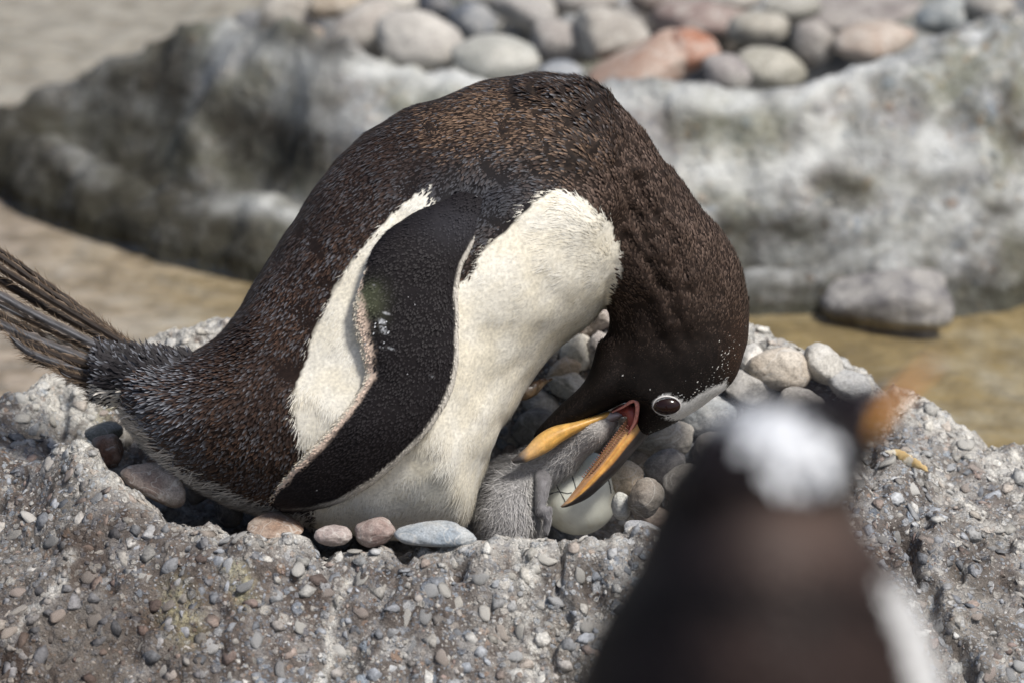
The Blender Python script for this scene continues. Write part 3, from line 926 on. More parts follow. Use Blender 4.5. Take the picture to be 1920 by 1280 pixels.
for i, (px, py, z, w, h, dk, rot, c, kd, lab) in enumerate(nest_stones):
    p = atZ(px, py, z)
    if px >= 1320 or (1030 < px < 1140 and py < 740): p = on_ground(px, py, .5 * h * S)
    _, _, t = proj(p); k = S * (D - t) / D
    stone(p, w * k, h * k / .95, (w + h) / 2 * dk * k, c, lab, GN, math.radians(rot), i, kd)
# filler stones under the bird: the ones that peep through the gaps
fill = [(1225, 965, -.11, 'small dark pebble deep in the hollow at the foot of the brown mottled pebble'),
        (1290, 850, -.105, 'dark pebble in the shade behind the slate grey stone'),
        (1330, 840, -.095, 'brown pebble hidden in the blur left of the near penguin head'),
        (1090, 790, -.115, 'dark pebble seen through the gap between throat and chick'),
        (960, 850, -.12, 'dark pebble in the shade under the lower bill tip'),
        (430, 950, -.118, 'black shaded pebble under the rump of the nesting penguin'),
        (370, 915, -.115, 'dark pebble in the shade right of the large brown stone'),
        (1370, 775, -.09, 'grey pebble above the head blur of the near penguin')]
for i, (px, py, z, lab) in enumerate(fill):
    p = atZ(px, py, z)
    stone(p, .013, .010, .013, PAL[[4, 2, 6, 11, 4, 8, 6, 1][i]] * .8, lab, GN, .3 * i, 60 + i, 'round', fine=False)

GB = 'stones in the hollow of the far rock'
back_stones = [
 (545, 28, 60, 38, 0, (.42, .38, .33), 'facet', 'beige grey stone leftmost in the far hollow'),
 (625, 8, 55, 28, 0, (.46, .37, .27), 'round', 'tan stone at the top edge beside the leftmost beige stone'),
 (565, 76, 50, 28, -10, (.33, .27, .22), 'facet', 'brown grey stone under the leftmost beige stone of the far hollow'),
 (672, 66, 78, 52, 28, (.43, .39, .35), 'round', 'large sloping beige stone left of the round pale stone'),
 (785, 78, 82, 52, -20, (.5, .47, .43), 'round', 'large round pale stone above the left back of the penguin'),
 (822, 14, 38, 26, 0, (.05, .06, .09), 'round', 'blackish blue stone at the top edge'),
 (885, 42, 44, 36, 0, (.15, .17, .2), 'round', 'slate blue stone right of the blackish blue stone'),
 (928, 108, 84, 40, 0, (.43, .43, .39), 'round', 'pale grey oval stone right of the round pale stone'),
 (1000, 30, 80, 42, -12, (.36, .34, .32), 'facet', 'broad grey stone at the top edge above the pale oval stone'),
 (1045, 78, 62, 40, -15, (.33, .3, .28), 'round', 'grey brown stone below the broad grey stone'),
 (1140, 66, 72, 48, -12, (.38, .35, .31), 'facet', 'greyish beige stone left of the orange pointed stone'),
 (1052, 136, 42, 20, 0, (.22, .26, .32), 'round', 'small blue grey stone just behind the shoulders of the penguin'),
 (1205, 122, 108, 52, 16, (.44, .29, .22), 'peak', 'pointed orange and white stone at the front of the far hollow'),
 (1292, 100, 55, 42, 0, (.4, .18, .11), 'facet', 'rust orange stone behind the pointed orange stone'),
 (1312, 34, 92, 34, 4, (.27, .19, .17), 'flat', 'flat pinkish brown stone at the top above the rust orange stone'),
 (1425, 58, 58, 36, 0, (.4, .37, .31), 'round', 'beige stone with a dark underside right of the flat pinkish stone'),
 (1362, 138, 48, 34, -20, (.33, .3, .29), 'round', 'grey stone between the rust orange stone and the ringed oval stone'),
 (1442, 130, 66, 40, -8, (.42, .4, .33), 'flat', 'oval beige stone with a grey ringed middle'),
 (1528, 84, 42, 48, 10, (.32, .29, .27), 'round', 'upright grey stone right of the ringed oval stone'),
 (1642, 78, 78, 33, 3, (.48, .38, .31), 'round', 'long pinkish tan stone at the right of the far hollow'),
 (1600, 18, 125, 32, 4, (.25, .22, .21), 'flat', 'long dark grey slab at the top above the pinkish tan stone'),
 (1772, 32, 58, 36, 0, (.25, .29, .31), 'round', 'bluish grey stone at the top right of the far hollow'),
 (1485, 12, 55, 26, 0, (.3, .29, .25), 'round', 'grey stone at the top edge between the beige stone and the slab'),
 (1230, 0, 50, 30, 0, (.2, .16, .14), 'round', 'dark brown stone at the top edge above the pointed orange stone'),
 (1380, -4, 60, 22, 0, (.3, .27, .24), 'round', 'grey brown stone cut by the top edge above the beige stone'),
 (720, 2, 60, 28, 0, (.4, .37, .33), 'round', 'beige stone cut by the top edge above the large sloping stone'),
 (920, -4, 60, 26, 0, (.33, .32, .3), 'round', 'grey stone cut by the top edge above the slate blue stone'),
 (1100, -2, 60, 30, 0, (.34, .31, .28), 'round', 'grey stone cut by the top edge right of the broad grey stone'),
 (1855, 20, 46, 40, 0, (.35, .33, .3), 'facet', 'grey stone at the top right corner beside the bluish grey stone'),
]
for i, (px, py, w, h, rot, c, kd, lab) in enumerate(back_stones):
    z = -.098 + .014 * math.sin(i * 2.1)
    p = atZ(px, py, z); _, _, t = proj(p); k = S * (D - t) / D
    stone(p, w * k * 1.04, h * k * 1.03, w * k * .85, [v_ * .78 for v_ in c], lab, GB, math.radians(rot), 200 + i, kd, fine=False)
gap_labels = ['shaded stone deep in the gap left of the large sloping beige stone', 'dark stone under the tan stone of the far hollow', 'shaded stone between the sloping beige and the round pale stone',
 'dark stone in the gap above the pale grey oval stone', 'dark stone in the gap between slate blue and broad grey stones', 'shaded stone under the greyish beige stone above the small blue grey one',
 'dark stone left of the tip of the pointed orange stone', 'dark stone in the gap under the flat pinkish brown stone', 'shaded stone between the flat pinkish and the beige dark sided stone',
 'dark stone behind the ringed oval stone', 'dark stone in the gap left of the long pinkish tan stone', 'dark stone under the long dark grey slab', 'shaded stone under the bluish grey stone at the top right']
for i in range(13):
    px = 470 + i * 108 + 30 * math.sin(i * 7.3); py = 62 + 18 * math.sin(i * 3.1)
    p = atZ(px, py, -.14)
    stone(p, .024, .02, .024, PAL[(i * 5) % 12] * .4, gap_labels[i], GB, i, 300 + i, 'round', fine=False)  # stone colours darkened to paint shadow into the gaps
p = atZ(1662, 566, WATER_Z + .008); _, _, t = proj(p); k = S * (D - t) / D
stone(p, 124 * k, 50 * k, 60 * k, (.13, .125, .13), 'blocky grey stone with a pale right end lying in the shallow water', 'stones in the pool', math.radians(4), 411, 'block')

# ---------------------------------------------------------------- nesting penguin
body_st = [(228, 700, 222, 745, .012), (262, 672, 245, 800, .04), (330, 672, 300, 868, .058), (392, 640, 372, 925, .072), (432, 600, 470, 962, .08), (478, 520, 600, 990, .088),
           (545, 412, 740, 1010, .094), (620, 312, 868, 990, .098), (700, 240, 905, 900, .098), (800, 190, 935, 815, .096), (910, 158, 985, 738, .094), (1020, 145, 1045, 668, .09),
           (1110, 158, 1105, 612, .082), (1185, 215, 1135, 570, .07), (1235, 300, 1142, 540, .05), (1250, 360, 1160, 500, .03)]
neck_st = [(1030, 170, 960, 480, .06), (1120, 172, 1040, 520, .068), (1195, 225, 1090, 545, .068), (1250, 300, 1120, 562, .064), (1310, 388, 1138, 575, .06), (1366, 455, 1143, 592, .056),
           (1396, 525, 1144, 615, .052), (1405, 600, 1128, 652, .047), (1398, 668, 1112, 688, .043), (1372, 722, 1098, 716, .04), (1325, 762, 1130, 745, .037), (1280, 790, 1183, 752, .033), (1238, 812, 1184, 770, .024), (1205, 832, 1176, 795, .014), (1192, 845, 1172, 815, .008)]
jaw_st = [(1240, 640, 1120, 640, .03), (1215, 700, 1098, 705, .034), (1192, 742, 1072, 742, .03), (1150, 766, 1045, 775, .022), (1100, 785, 1022, 797, .014), (1055, 803, 1003, 815, .008), (1030, 815, 996, 822, .004)]
parts = [loft(body_st, 110, 64)[:2], loft(neck_st, 80, 56)[:2], loft(jaw_st, 40, 32)[:2]]
BV, BQ, BE = union(parts, .0024, 14)
BN = vnormals(BV, BQ)
# soft lumps and folds of the plumage
bpx, bpy_, bt = proj(BV)
low = np.stack([bpx * S, bpy_ * S, bt], -1)
BV = BV + BN * (.0028 * noise(low, 22, 3) + .0008 * noise(low, 60, 4))[:, None]
for pts, wd, dp in (([(1000, 172), (1080, 205), (1140, 255), (1200, 340), (1235, 420)], 6, .0032), ([(1150, 190), (1200, 260), (1245, 340)], 5, .0026), ([(1120, 290), (1170, 370), (1220, 470)], 7, .0024),
                    ([(1195, 330), (1250, 430), (1290, 520)], 6, .0024), ([(1180, 450), (1240, 540), (1270, 600)], 8, .0018), ([(1060, 180), (1120, 215), (1160, 262)], 5, .0022), ([(870, 375), (930, 330), (1010, 320), (1090, 345)], 26, .003)):
    fold = poly_dist(bpx + 5 * noise(low, 60, 44), bpy_, pts, False)
    BV = BV - BN * (dp * np.exp(-(fold / wd) ** 2) * (bt > 0))[:, None] + BN * (dp * .45 * np.exp(-((fold - wd * 2.4) / (wd * 1.3)) ** 2) * (bt > 0))[:, None]
_a = math.radians(60)
_al = (bpx * math.cos(_a) + bpy_ * math.sin(_a)) * S; _ac = (-bpx * math.sin(_a) + bpy_ * math.cos(_a)) * S
nkm = np.exp(-(poly_dist(bpx, bpy_, [(1120, 200), (1200, 330), (1260, 450), (1260, 560)], False) / 95) ** 2)
clump = noise(np.stack([_al * .45, _ac, bt], -1), 150, 61) + .6 * noise(np.stack([_al * .6, _ac, bt], -1), 330, 62)
BN = vnormals(BV, BQ)
BV = BV + BN * (nkm * .0019 * clump)[:, None]
BN = vnormals(BV, BQ)

WHITE = [(806, 346), (815, 388), (770, 430), (760, 560), (880, 520), (905, 470), (930, 450), (965, 420), (1000, 380), (1045, 352), (1100, 376), (1148, 425), (1168, 485), (1160, 530), (1140, 574), (1092, 652), (1040, 718), (985, 792), (940, 865), (930, 1200), (640, 1200), (585, 960),
         (600, 880), (566, 840), (553, 780), (556, 720), (575, 655), (600, 600), (632, 540), (680, 465), (730, 405), (775, 362)]
PATCH = [(1266, 750), (1288, 753), (1310, 738), (1335, 727), (1362, 712), (1362, 740), (1320, 775), (1285, 795), (1262, 790), (1240, 783), (1262, 774)]

def tones(px, py, nz, r, flecks=True):
    """base colour, tip colour, length, width, lift, and white flag of the feather growing at this place"""
    n = len(px)
    jig = nz * 7
    W_ = in_poly(px + jig, py + jig * .6, WHITE)
    eyed = np.hypot((px - 1250) / 28.5, (py - 760) / 20)
    PW = (in_poly(px + jig * .5, py + jig * .4, PATCH) | (eyed < 1.0))
    cb = np.tile([.024, .0165, .0135], (n, 1)); ct = cb.copy()
    v = r.uniform(.7, 1.35, (n, 1))
    # rump and lower back: blue grey tips, rust between
    low = sm(1000, 500, px)[:, None]
    rust = (r.random((n, 1)) < .55)
    tip = np.where(rust, [.1, .058, .038], [.165, .168, .182]) * r.uniform(.3, 1.3, (n, 1))
    pt = noise(np.stack([px * S, py * S, 0 * px], -1), 38, 88)[:, None]
    ct = np.where(r.random((n, 1)) < .8 + .15 * pt, tip * (.95 + .35 * pt), cb * 1.8)
    cb = (cb + low * [.006, .001, .0]) * v
    # upper back: tan and rust streaks
    ub = np.exp(-(poly_dist(px, py, [(850, 230), (950, 210), (1050, 240), (1100, 300), (1150, 400)], False) / 55) ** 2)[:, None]
    tan = np.array([.27, .175, .115]) * r.uniform(.3, 1.3, (n, 1))
    pick = (r.random((n, 1)) < ub * (.7 + .3 * pt))
    ct = np.where(pick, tan, ct); cb = np.where(pick, cb * .7 + tan * .16, cb)
    # shoulder: dark slate
    sh = np.clip(1.3 * np.exp(-(np.hypot((px - 900) / 135, (py - 372) / 66)) ** 2), 0, 1)[:, None]
    cb = cb * (1 - sh) + sh * np.array([.022, .02, .023]); ct = ct * (1 - sh) + sh * np.array([.055, .058, .068]) * r.uniform(.3, 1.5, (n, 1))
    # neck: plain warm brown, then near-black head
    nk = np.maximum(sm(1080, 1190, px + .25 * (py - 300)), sm(1040, 1100, px) * (py > 330))[:, None]
    nb = np.array([.036, .0225, .017]) * v
    nt_ = np.array([.125, .088, .07]) * r.uniform(.4, 1.4, (n, 1)) * (1 + .35 * pt)
    cb = cb * (1 - nk) + nb * nk; ct = ct * (1 - nk) + nt_ * nk
    hd = sm(560, 720, py + .15 * (px - 1200))[:, None] * (px > 1000)[:, None]
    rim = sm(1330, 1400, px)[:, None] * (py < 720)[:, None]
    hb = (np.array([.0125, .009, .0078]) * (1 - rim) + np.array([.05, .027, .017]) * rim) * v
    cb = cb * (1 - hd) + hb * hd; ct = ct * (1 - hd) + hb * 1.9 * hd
    # flecks by the head patch and a few over the head
    fl = np.exp(-(poly_dist(px, py, [(1370, 655), (1352, 700), (1300, 735)], False) / 12) ** 2) * .28 + np.exp(-(poly_dist(px, py, [(1215, 815), (1280, 797)], False) / 7) ** 2) * .35
    fl = fl +   .005 * in_poly(px, py, [(1050, 720), (1400, 550), (1400, 720), (1150, 760), (1080, 780)])
    fk = (r.random(n) < fl * flecks)[:, None]
    cb = np.where(fk, [.55, .53, .5], cb); ct = np.where(fk, [.72, .7, .66], ct)
    # rump: slate with whitish tips, pale fluff along the bottom
    rp = sm(420, 300, px)[:, None]
    cb = cb * (1 - rp) + np.array([.028, .025, .028]) * rp
    ct = np.where(r.random((n, 1)) < rp * .4, np.array([.3, .31, .34]) * r.uniform(.6, 1.3, (n, 1)), ct)
    fluff = sm(46, 8, poly_dist(px, py, [(215, 775), (250, 810), (300, 870), (370, 925), (440, 955), (560, 985)], False) - 8 * nz)[:, None]
    fz = (r.random((n, 1)) < fluff)
    cb = np.where(fz, np.array([.36, .33, .3]) * v, cb); ct = np.where(fz, np.array([.52, .49, .45]) * v, ct)
    # white
    yel = sm(0, 1, np.clip(.5 + nz * .8, 0, 1))[:, None]
    wc = np.array([.86, .84, .78]) * (1 - .45 * yel) + np.array([.80, .73, .57]) * .45 * yel
    wc = wc * r.uniform(.88, 1.05, (n, 1))
    cb = np.where(W_[:, None], wc * [.97, .95, .9], cb); ct = np.where(W_[:, None], wc, ct)
    pw = np.array([.8, .79, .77]) * r.uniform(.9, 1.05, (n, 1))
    cb = np.where(PW[:, None], pw, cb); ct = np.where(PW[:, None], pw, ct)
    return cb, ct, W_, PW, nk[:, 0], hd[:, 0], fz[:, 0] & ~W_, rp[:, 0]

GUIDE = [(1350, 560, -.35, -.94), (1300, 480, -.5, -.86), (1250, 380, -.5, -.86), (1180, 240, -.65, -.76), (1100, 180, -.95, -.3), (950, 180, -.98, .15), (800, 230, -.88, .47), (650, 330, -.7, .71), (550, 470, -.55, .83), (470, 620, -.55, .83),
         (500, 800, -.5, .7), (400, 780, -.75, .55), (330, 730, -.97, .2), (260, 700, -.95, -.3), (250, 780, -.95, .2), (420, 920, -.75, .6), (530, 930, -.4, .8), (1100, 420, -.7, -.6), (1050, 400, -.9, .1), (1000, 520, -.85, .45), (1080, 560, -.85, .35),
         (900, 650, -.55, .8), (850, 850, -.15, .98), (900, 930, .1, .98), (960, 760, -.2, .95), (650, 650, -.45, .88), (600, 800, -.2, .97), (750, 420, -.65, .75), (700, 950, -.1, .98), (1250, 650, .15, -.98), (1380, 650, .05, -1), (1330, 740, .8, -.6), (1280, 765, .9, -.35), (1240, 790, .8, -.5),
         (1180, 680, .3, -.95), (1100, 740, .45, -.88), (1050, 790, .7, -.7), (1160, 620, .1, -1), (900, 350, -.4, .9), (1200, 560, -.15, -.98), (1000, 320, -.8, .3), (1180, 420, -.45, -.88)]

r = np.random.default_rng(21)
body_loc = C(750, 960, 0)
peng = root('penguin', body_loc, 'brown and white nesting penguin doubled over with open orange bill feeding its chick', 'penguin')
nzv = noise(low, 70, 50) * .6 + noise(low, 180, 51) * .4
cbv, ctv, *_ = tones(bpx, bpy_, nzv, r, False)
child('body', BV, [BQ], M_skin, peng, cbv * np.where(in_poly(bpx, bpy_, WHITE) | in_poly(bpx, bpy_, PATCH), .92, .5)[:, None])

chunks_d, chunks_w = [], []
for spacing, zone in ((.0017, 'back'), (.00155, 'neck'), (.0014, 'head'), (.00135, 'white')):
    P, N = sample(BV, BQ, BN, spacing, 3.0, seed=31 + len(zone))
    px, py, t = proj(P)
    L3 = np.stack([px * S, py * S, t], -1)
    nz = noise(L3, 70, 50) * .6 + noise(L3, 180, 51) * .4
    cb, ct, W_, PW, nk, hd, fz, rp = tones(px, py, nz, r)
    if zone == 'white': k = W_
    else:
        hd = hd + r.uniform(-.33, .33, len(hd)); nk = nk + r.uniform(-.3, .3, len(nk))
        if zone == 'head': k = ~W_ & ((hd > .35) | PW)
        elif zone == 'neck': k = ~W_ & (hd <= .35) & (nk > .4)
        else: k = ~W_ & (hd <= .35) & (nk <= .4)
    k &= (t > -.03) | (r.random(len(k)) < .35)
    P, N, px, py, nz, cb, ct, nk, hd, fz, rp, PW, t = [a[k] for a in (P, N, px, py, nz, cb, ct, nk, hd, fz, rp, PW, t)]
    T = flow(px, py, GUIDE) + r.normal(0, .12, (len(P), 3))
    n = len(P); ru = r.uniform(.75, 1.3, n)
    if zone == 'white':
        ct_, cb_ = ct, cb
        edge = sm(26, 4, np.where(px > 850, poly_dist(px, py, [(880, 985), (905, 900), (930, 850), (1010, 715), (1135, 575)], False), 99))
        T = T + r.normal(0, .03, (n, 3))
        chunks_w.append(feathers(P, N, T, .0095 * ru, .00034 * ru, (.0003 + .001 * edge) * ru * r.uniform(.3, 1.3, n), cb, ct, STRAND, .5, bend=r.normal(0, .1, n)))
    elif zone == 'head':
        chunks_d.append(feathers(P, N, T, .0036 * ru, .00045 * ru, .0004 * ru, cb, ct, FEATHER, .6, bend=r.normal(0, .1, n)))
    elif zone == 'neck':
        chunks_d.append(feathers(P, N, T, .0048 * ru, .00072 * ru, .0008 * ru * r.uniform(.3, 1.9, n), cb, ct, FEATHER, .75, bend=r.normal(0, .12, n)))
    else:
        cc_ = np.exp(-(poly_dist(px, py, [(290, 695), (350, 700), (430, 680), (470, 620)], False) / 48) ** 2)
        Lb = (.007 - .0028 * cc_) * ru * (1 + .7 * rp + .9 * fz)
        chunks_d.append(feathers(P, N, T, Lb, np.where(fz, .0004, .00062) * ru, .0007 * ru * (1 + 1.2 * fz + .8 * rp + 2.4 * cc_), cb, ct, FEATHER, .8, bend=r.normal(0, .1, n)))
V, Fs, cc = merge(chunks_d)
print('dark feathers', len(V) // 7)
child('feathers', V, Fs, M_plum, peng, cc, smooth=False, kind='stuff')
V, Fs, cc = merge(chunks_w)
print('white strands', len(V) // 5)
child('belly_feathers', V, Fs, M_white, peng, cc, smooth=False, kind='stuff')

bvh = BVHTree.FromPolygons([Vector(v) for v in BV], BQ.tolist())
def front_t(px, py, default=0.0):
    o = Vector(CAM); d = Vector(C(px, py, 0.0) - CAM).normalized()
    h = bvh.ray_cast(o, d)
    if h[0] is None: return default
    return float(proj(np.array(h[0]))[2])

# --- near flipper
fl = [(852, 352, 935, 385), (805, 382, 922, 402), (755, 415, 908, 425), (712, 450, 888, 460), (690, 495, 868, 498), (672, 545, 859, 545), (663, 592, 861, 600), (676, 650, 861, 660), (686, 700, 853, 715),
      (662, 748, 832, 765), (625, 795, 797, 815), (585, 838, 750, 862), (548, 878, 695, 908), (523, 908, 640, 940), (511, 932, 585, 957), (512, 946, 545, 961), (520, 953, 530, 959)]
ft = np.array([front_t((a[0] + a[2]) / 2, (a[1] + a[3]) / 2, .05) for a in fl])
lt = np.array([front_t(a[0], a[1], .05) for a in fl]); rt = np.array([front_t(a[2], a[3], .05) for a in fl])
ft = np.maximum(ft, np.maximum(lt, rt)) 
for _ in range(3): ft[1:-1] = (ft[:-2] + 2 * ft[1:-1] + ft[2:]) / 4
ft = np.maximum(ft, lt + .001)
hd_ = [.009, .010, .010, .0095, .009, .0085, .008, .008, .0075, .007, .0065, .006, .0055, .005, .0045, .003, .0015]
offs = np.linspace(-.002, .006, len(fl)); offs[:4] += [-.012, -.0085, -.005, -.002]
FV, FF, FU, FPH = loft([a + (h, t + o) for a, h, t, o in zip(fl, hd_, ft, offs)], 200, 64)
fE = np.vstack([FF[0][:, :2], FF[0][:, 1:3]])
FNv = np.zeros_like(FV)
def facenorm(V, faces):
    N = np.zeros_like(V)
    for f in faces:
        if f.shape[1] == 4: fn = np.cross(V[f[:, 2]] - V[f[:, 0]], V[f[:, 3]] - V[f[:, 1]])
        else: fn = np.cross(V[f[:, 1]] - V[f[:, 0]], V[f[:, 2]] - V[f[:, 0]])
        for k in range(f.shape[1]):
            for a in range(3): N[:, a] += np.bincount(f[:, k], fn[:, a], len(V))
    return N / np.maximum(np.linalg.norm(N, axis=1, keepdims=True), 1e-12)
FN = facenorm(FV, FF)
if (FN * (FV - FV.mean(0))).sum() < 0: FN = -FN
_fp = np.stack([*proj(FV)[:2]], -1) * S; _fp = np.hstack([_fp, FU[:, None] * .05])
FV = FV + FN * (.0009 * noise(_fp, 55, 81) + .00035 * noise(_fp, 200, 82))[:, None]

FPOLY = [(a[0], a[1]) for a in fl] + [(a[2], a[3]) for a in fl[::-1]]
LEFT = [(a[0], a[1]) for a in fl]; RT = [(a[2], a[3]) for a in fl]
def flip_col(px, py, nz, r):
    n = len(px)
    dl = poly_dist(px, py, LEFT, False); dr = poly_dist(px, py, RT, False)
    cb = np.array([.0085, .0068, .0078]) * r.uniform(.85, 1.2, (n, 1)) * np.ones((n, 3))
    lo = sm(430, 540, py)[:, None]
    wl = (3 + 22 * sm(520, 600, py) - 9 * sm(640, 740, py) - 6 * sm(850, 940, py)) * (py > 500) * sm(955, 905, py)
    e = sm(1.1, .8, (dl + 2.5 * nz) / np.maximum(wl, .5))[:, None] * (py > 500)[:, None]
    cream = np.array([.6, .53, .42]) * sm(.0, .6, dl / np.maximum(wl, 1))[:, None] * 0 + np.array([.6, .54, .44])
    pink = np.array([.6, .47, .38])
    ec = np.where((dl < wl * .4)[:, None], cream, pink) * r.uniform(.85, 1.1, (n, 1))
    cb = cb * (1 - e) + ec * e
    e2 = (sm(9, 5, dr + 1.5 * nz) * sm(390, 430, py) * sm(960, 930, py))[:, None]
    cb = cb * (1 - e2) + np.array([.5, .47, .42]) * e2
    gr = (np.exp(-(np.hypot((px - 695) / 26, (py - 565) / 34)) ** 2) * .8 * (.6 + .6 * nz))[:, None].clip(0, 1)
    cb = cb * (1 - gr) + np.array([.12, .135, .075]) * gr
    wt = (r.random(n) < np.exp(-(np.hypot((px - 722) / 10, (py - 615) / 32)) ** 2) * .35)[:, None]
    cb = np.where(wt, [.45, .46, .48], cb)
    sc_ = (r.random(n) < .005 * (nz > .25))[:, None]
    cb = np.where(sc_, [.3, .3, .31], cb)
    up = (np.exp(-(np.hypot((px - 860) / 70, (py - 420) / 40)) ** 2))[:, None] * .5
    return cb + up * [.02, .022, .028]
fpx, fpy, ftt = proj(FV)
flp = root('flipper', (0, 0, 0), '', '')
bpy.data.objects.remove(flp)
low2 = np.stack([fpx * S, fpy * S, ftt], -1)
flipper = child('flipper', FV, FF, M_skin, peng, flip_col(fpx, fpy, noise(low2, 120, 9), r))
FQ = FF[0]
P, N = sample(FV, FQ, FN, .0016, 3.0, seed=77)
px, py, t = proj(P)
L3 = np.stack([px * S, py * S, t], -1)
nz = noise(L3, 120, 9)
k = (N @ VIEW < .5)
P, N, px, py, nz = P[k], N[k], px[k], py[k], nz[k]
cb = flip_col(px, py, nz, r)
FG = [(850, 400, -.6, .8), (760, 480, -.85, .5), (780, 600, -.5, .85), (770, 700, -.6, .8), (700, 800, -.75, .65), (600, 900, -.9, .45), (700, 880, -.9, .4), (840, 600, -.2, .98), (690, 600, -.6, .8)]
T = flow(px, py, FG) + r.normal(0, .08, (len(P), 3))
n = len(P); ru = r.uniform(.8, 1.25, n)
V, a, b, cc = feathers(P, N, T, .0034 * ru, .0005 * ru, .0008 * ru * r.uniform(.4, 1.5, n), cb * .85, cb * (1.25 + .4 * (cb[:, :1] < .1)) + .003, FEATHER, .75)
V = V - np.array(par_loc(flipper))
link('flipper_feathers', mesh_arrays('flipper_feathers', V, [a, b], cc), M_plum, flipper, kind='stuff')

# the other flipper, mirrored on the far side of the body
_mx, _my, _mt = proj(FV)
child('flipper', C(_mx, _my, -_mt - .002), [f[:, ::-1] for f in FF], M_skin, peng, flip_col(_mx, _my, noise(low2, 120, 9), r))

# --- tail feathers
def tail_feather(i, pts, w, tone, tt):
    """stiff frayed feather: pts px path base->tip"""
    pts = [((pts[0][0] + pts[1][0]) / 2, (pts[0][1] + pts[1][1]) / 2)] + list(pts[1:])
    A = catmull([tuple(p) + (0,) for p in pts], 46)
    n = len(A)
    rr = np.random.default_rng(500 + i)
    tang = np.gradient(A[:, :2], axis=0); tang /= np.linalg.norm(tang, axis=1, keepdims=True)
    nor = np.stack([-tang[:, 1], tang[:, 0]], -1)
    u = np.linspace(0, 1, n)
    prof = w * (np.minimum(1, u * 5 + .6)) * np.where(u > .8, 1 - .75 * ((u - .8) / .2) ** 1.5, 1)
    vs = [-1, -.75, -.35, -.07, .07, .35, .75, 1]
    hs = [-.0005, -.0003, .0, .0005, .0005, .0, -.0003, -.0005]
    V = []; Cc = []
    fray = rr.uniform(.55, 1.15, (2, n)); 
    for j in range(n):
        for v, h in zip(vs, hs):
            e = prof[j] * v
            if abs(v) == 1: e *= fray[0 if v < 0 else 1, j]
            x, y = A[j, :2] + nor[j] * e + (tang[j] * 5 * abs(v) if abs(v) > .5 else 0)
            V.append((x, y, tt + h + .003 * math.sin(i * 2 + u[j] * 3)))
            base = np.array([.036, .026, .021])
            if abs(v) < .1: c = np.array([.17, .165, .17]) if tone == 1 else np.array([.045, .035, .03])
            elif abs(v) < .5: c = base * .6
            elif abs(v) < .9: c = base * 1.4 + np.array([.03, .018, .008])
            else: c = np.array([.2, .155, .115])
            if tone == 2 and u[j] < .45: c = c * .4 + np.array([.42, .4, .37]) * .6
            if tone == 1: c = c * .7 + np.array([.06, .062, .068])
            Cc.append(c * rr.uniform(.5, .98))
    V = np.array(V); m = len(vs)
    X = C(V[:, 0], V[:, 1], V[:, 2])
    idx = np.arange(n * m).reshape(n, m)
    q = np.stack([idx[:-1, :-1], idx[1:, :-1], idx[1:, 1:], idx[:-1, 1:]], -1).reshape(-1, 4)
    Xb = X - VIEW * -.0006   # underside
    Xb = X + VIEW * .0006
    q2 = q[:, ::-1] + n * m
    e1 = np.stack([idx[:-1, 0], idx[1:, 0], idx[1:, 0] + n * m, idx[:-1, 0] + n * m], -1)
    e2 = np.stack([idx[:-1, -1], idx[1:, -1], idx[1:, -1] + n * m, idx[:-1, -1] + n * m], -1)
    o = child('tail_feather', np.vstack([X, Xb]), [np.vstack([q, q2, e1, e2])], M_plum, peng, np.vstack([Cc, Cc]), smooth=False)
    # loose barbs along the edges
    nb = 150
    js = rr.integers(4, n - 1, nb); sd = rr.choice([-1, 1], nb)
    bx = A[js, :2] + nor[js] * (prof[js] * sd * .85)[:, None]
    P = C(bx[:, 0], bx[:, 1], tt + .001)
    d2 = tang[js] * 1.0 + nor[js] * sd[:, None] * rr.uniform(.1, .55, (nb, 1))
    T = d2[:, 0:1] * RIGHT - d2[:, 1:2] * UP
    N = np.tile(-VIEW, (nb, 1)) + rr.normal(0, .3, (nb, 3))
    cb = np.array([.09, .065, .045]) * rr.uniform(.5, 2.6, (nb, 1))
    X, a, b, cc = feathers(P, N / np.linalg.norm(N, axis=1, keepdims=True), T, rr.uniform(.003, .009, nb), .00016, rr.uniform(0, .001, nb), cb, cb * 1.6, STRAND, bend=rr.normal(0, .3, nb))
    link('barbs', mesh_arrays('barbs', X - np.array(par_loc(o)), [a, b], cc), M_plum, o, kind='stuff')
    return o
tails = [  # path base->tip, half width px, tone, t
 ([(300, 680), (200, 620), (90, 545), (0, 482), (-90, 425)], 9, 0, -.012),
 ([(300, 684), (195, 622), (85, 556), (-10, 497), (-100, 445)], 10, 0, .008),
 ([(300, 690), (190, 632), (80, 572), (-20, 515), (-110, 470)], 11, 0, .002),
 ([(300, 694), (180, 646), (70, 592), (-30, 538), (-120, 500)], 11, 1, .012),
 ([(300, 700), (185, 658), (75, 608), (-20, 560), (-120, 520)], 11, 0, .005),
 ([(300, 706), (180, 670), (70, 625), (-20, 583), (-110, 548)], 10, 2, -.004),
 ([(300, 712), (190, 682), (90, 645), (10, 612), (-60, 580)], 12, 1, .010),
 ([(300, 716), (200, 694), (110, 668), (40, 636), (2, 600)], 12, 0, .014),
 ([(300, 722), (215, 706), (130, 686), (60, 662), (20, 632)], 10, 1, .018),
 ([(305, 728), (230, 715), (150, 700), (85, 680), (48, 668)], 9, 2, .012),
 ([(310, 735), (245, 728), (180, 715), (130, 702), (110, 690)], 9, 0, .020),
 ([(312, 745), (255, 742), (205, 735), (165, 722), (140, 712)], 8, 0, .010),
 ([(315, 752), (262, 756), (215, 752), (185, 742), (165, 738)], 8, 2, .004),
 ([(300, 675), (225, 632), (140, 570), (50, 505), (-30, 450)], 7, 0, -.018),
]
tr = np.random.default_rng(77)
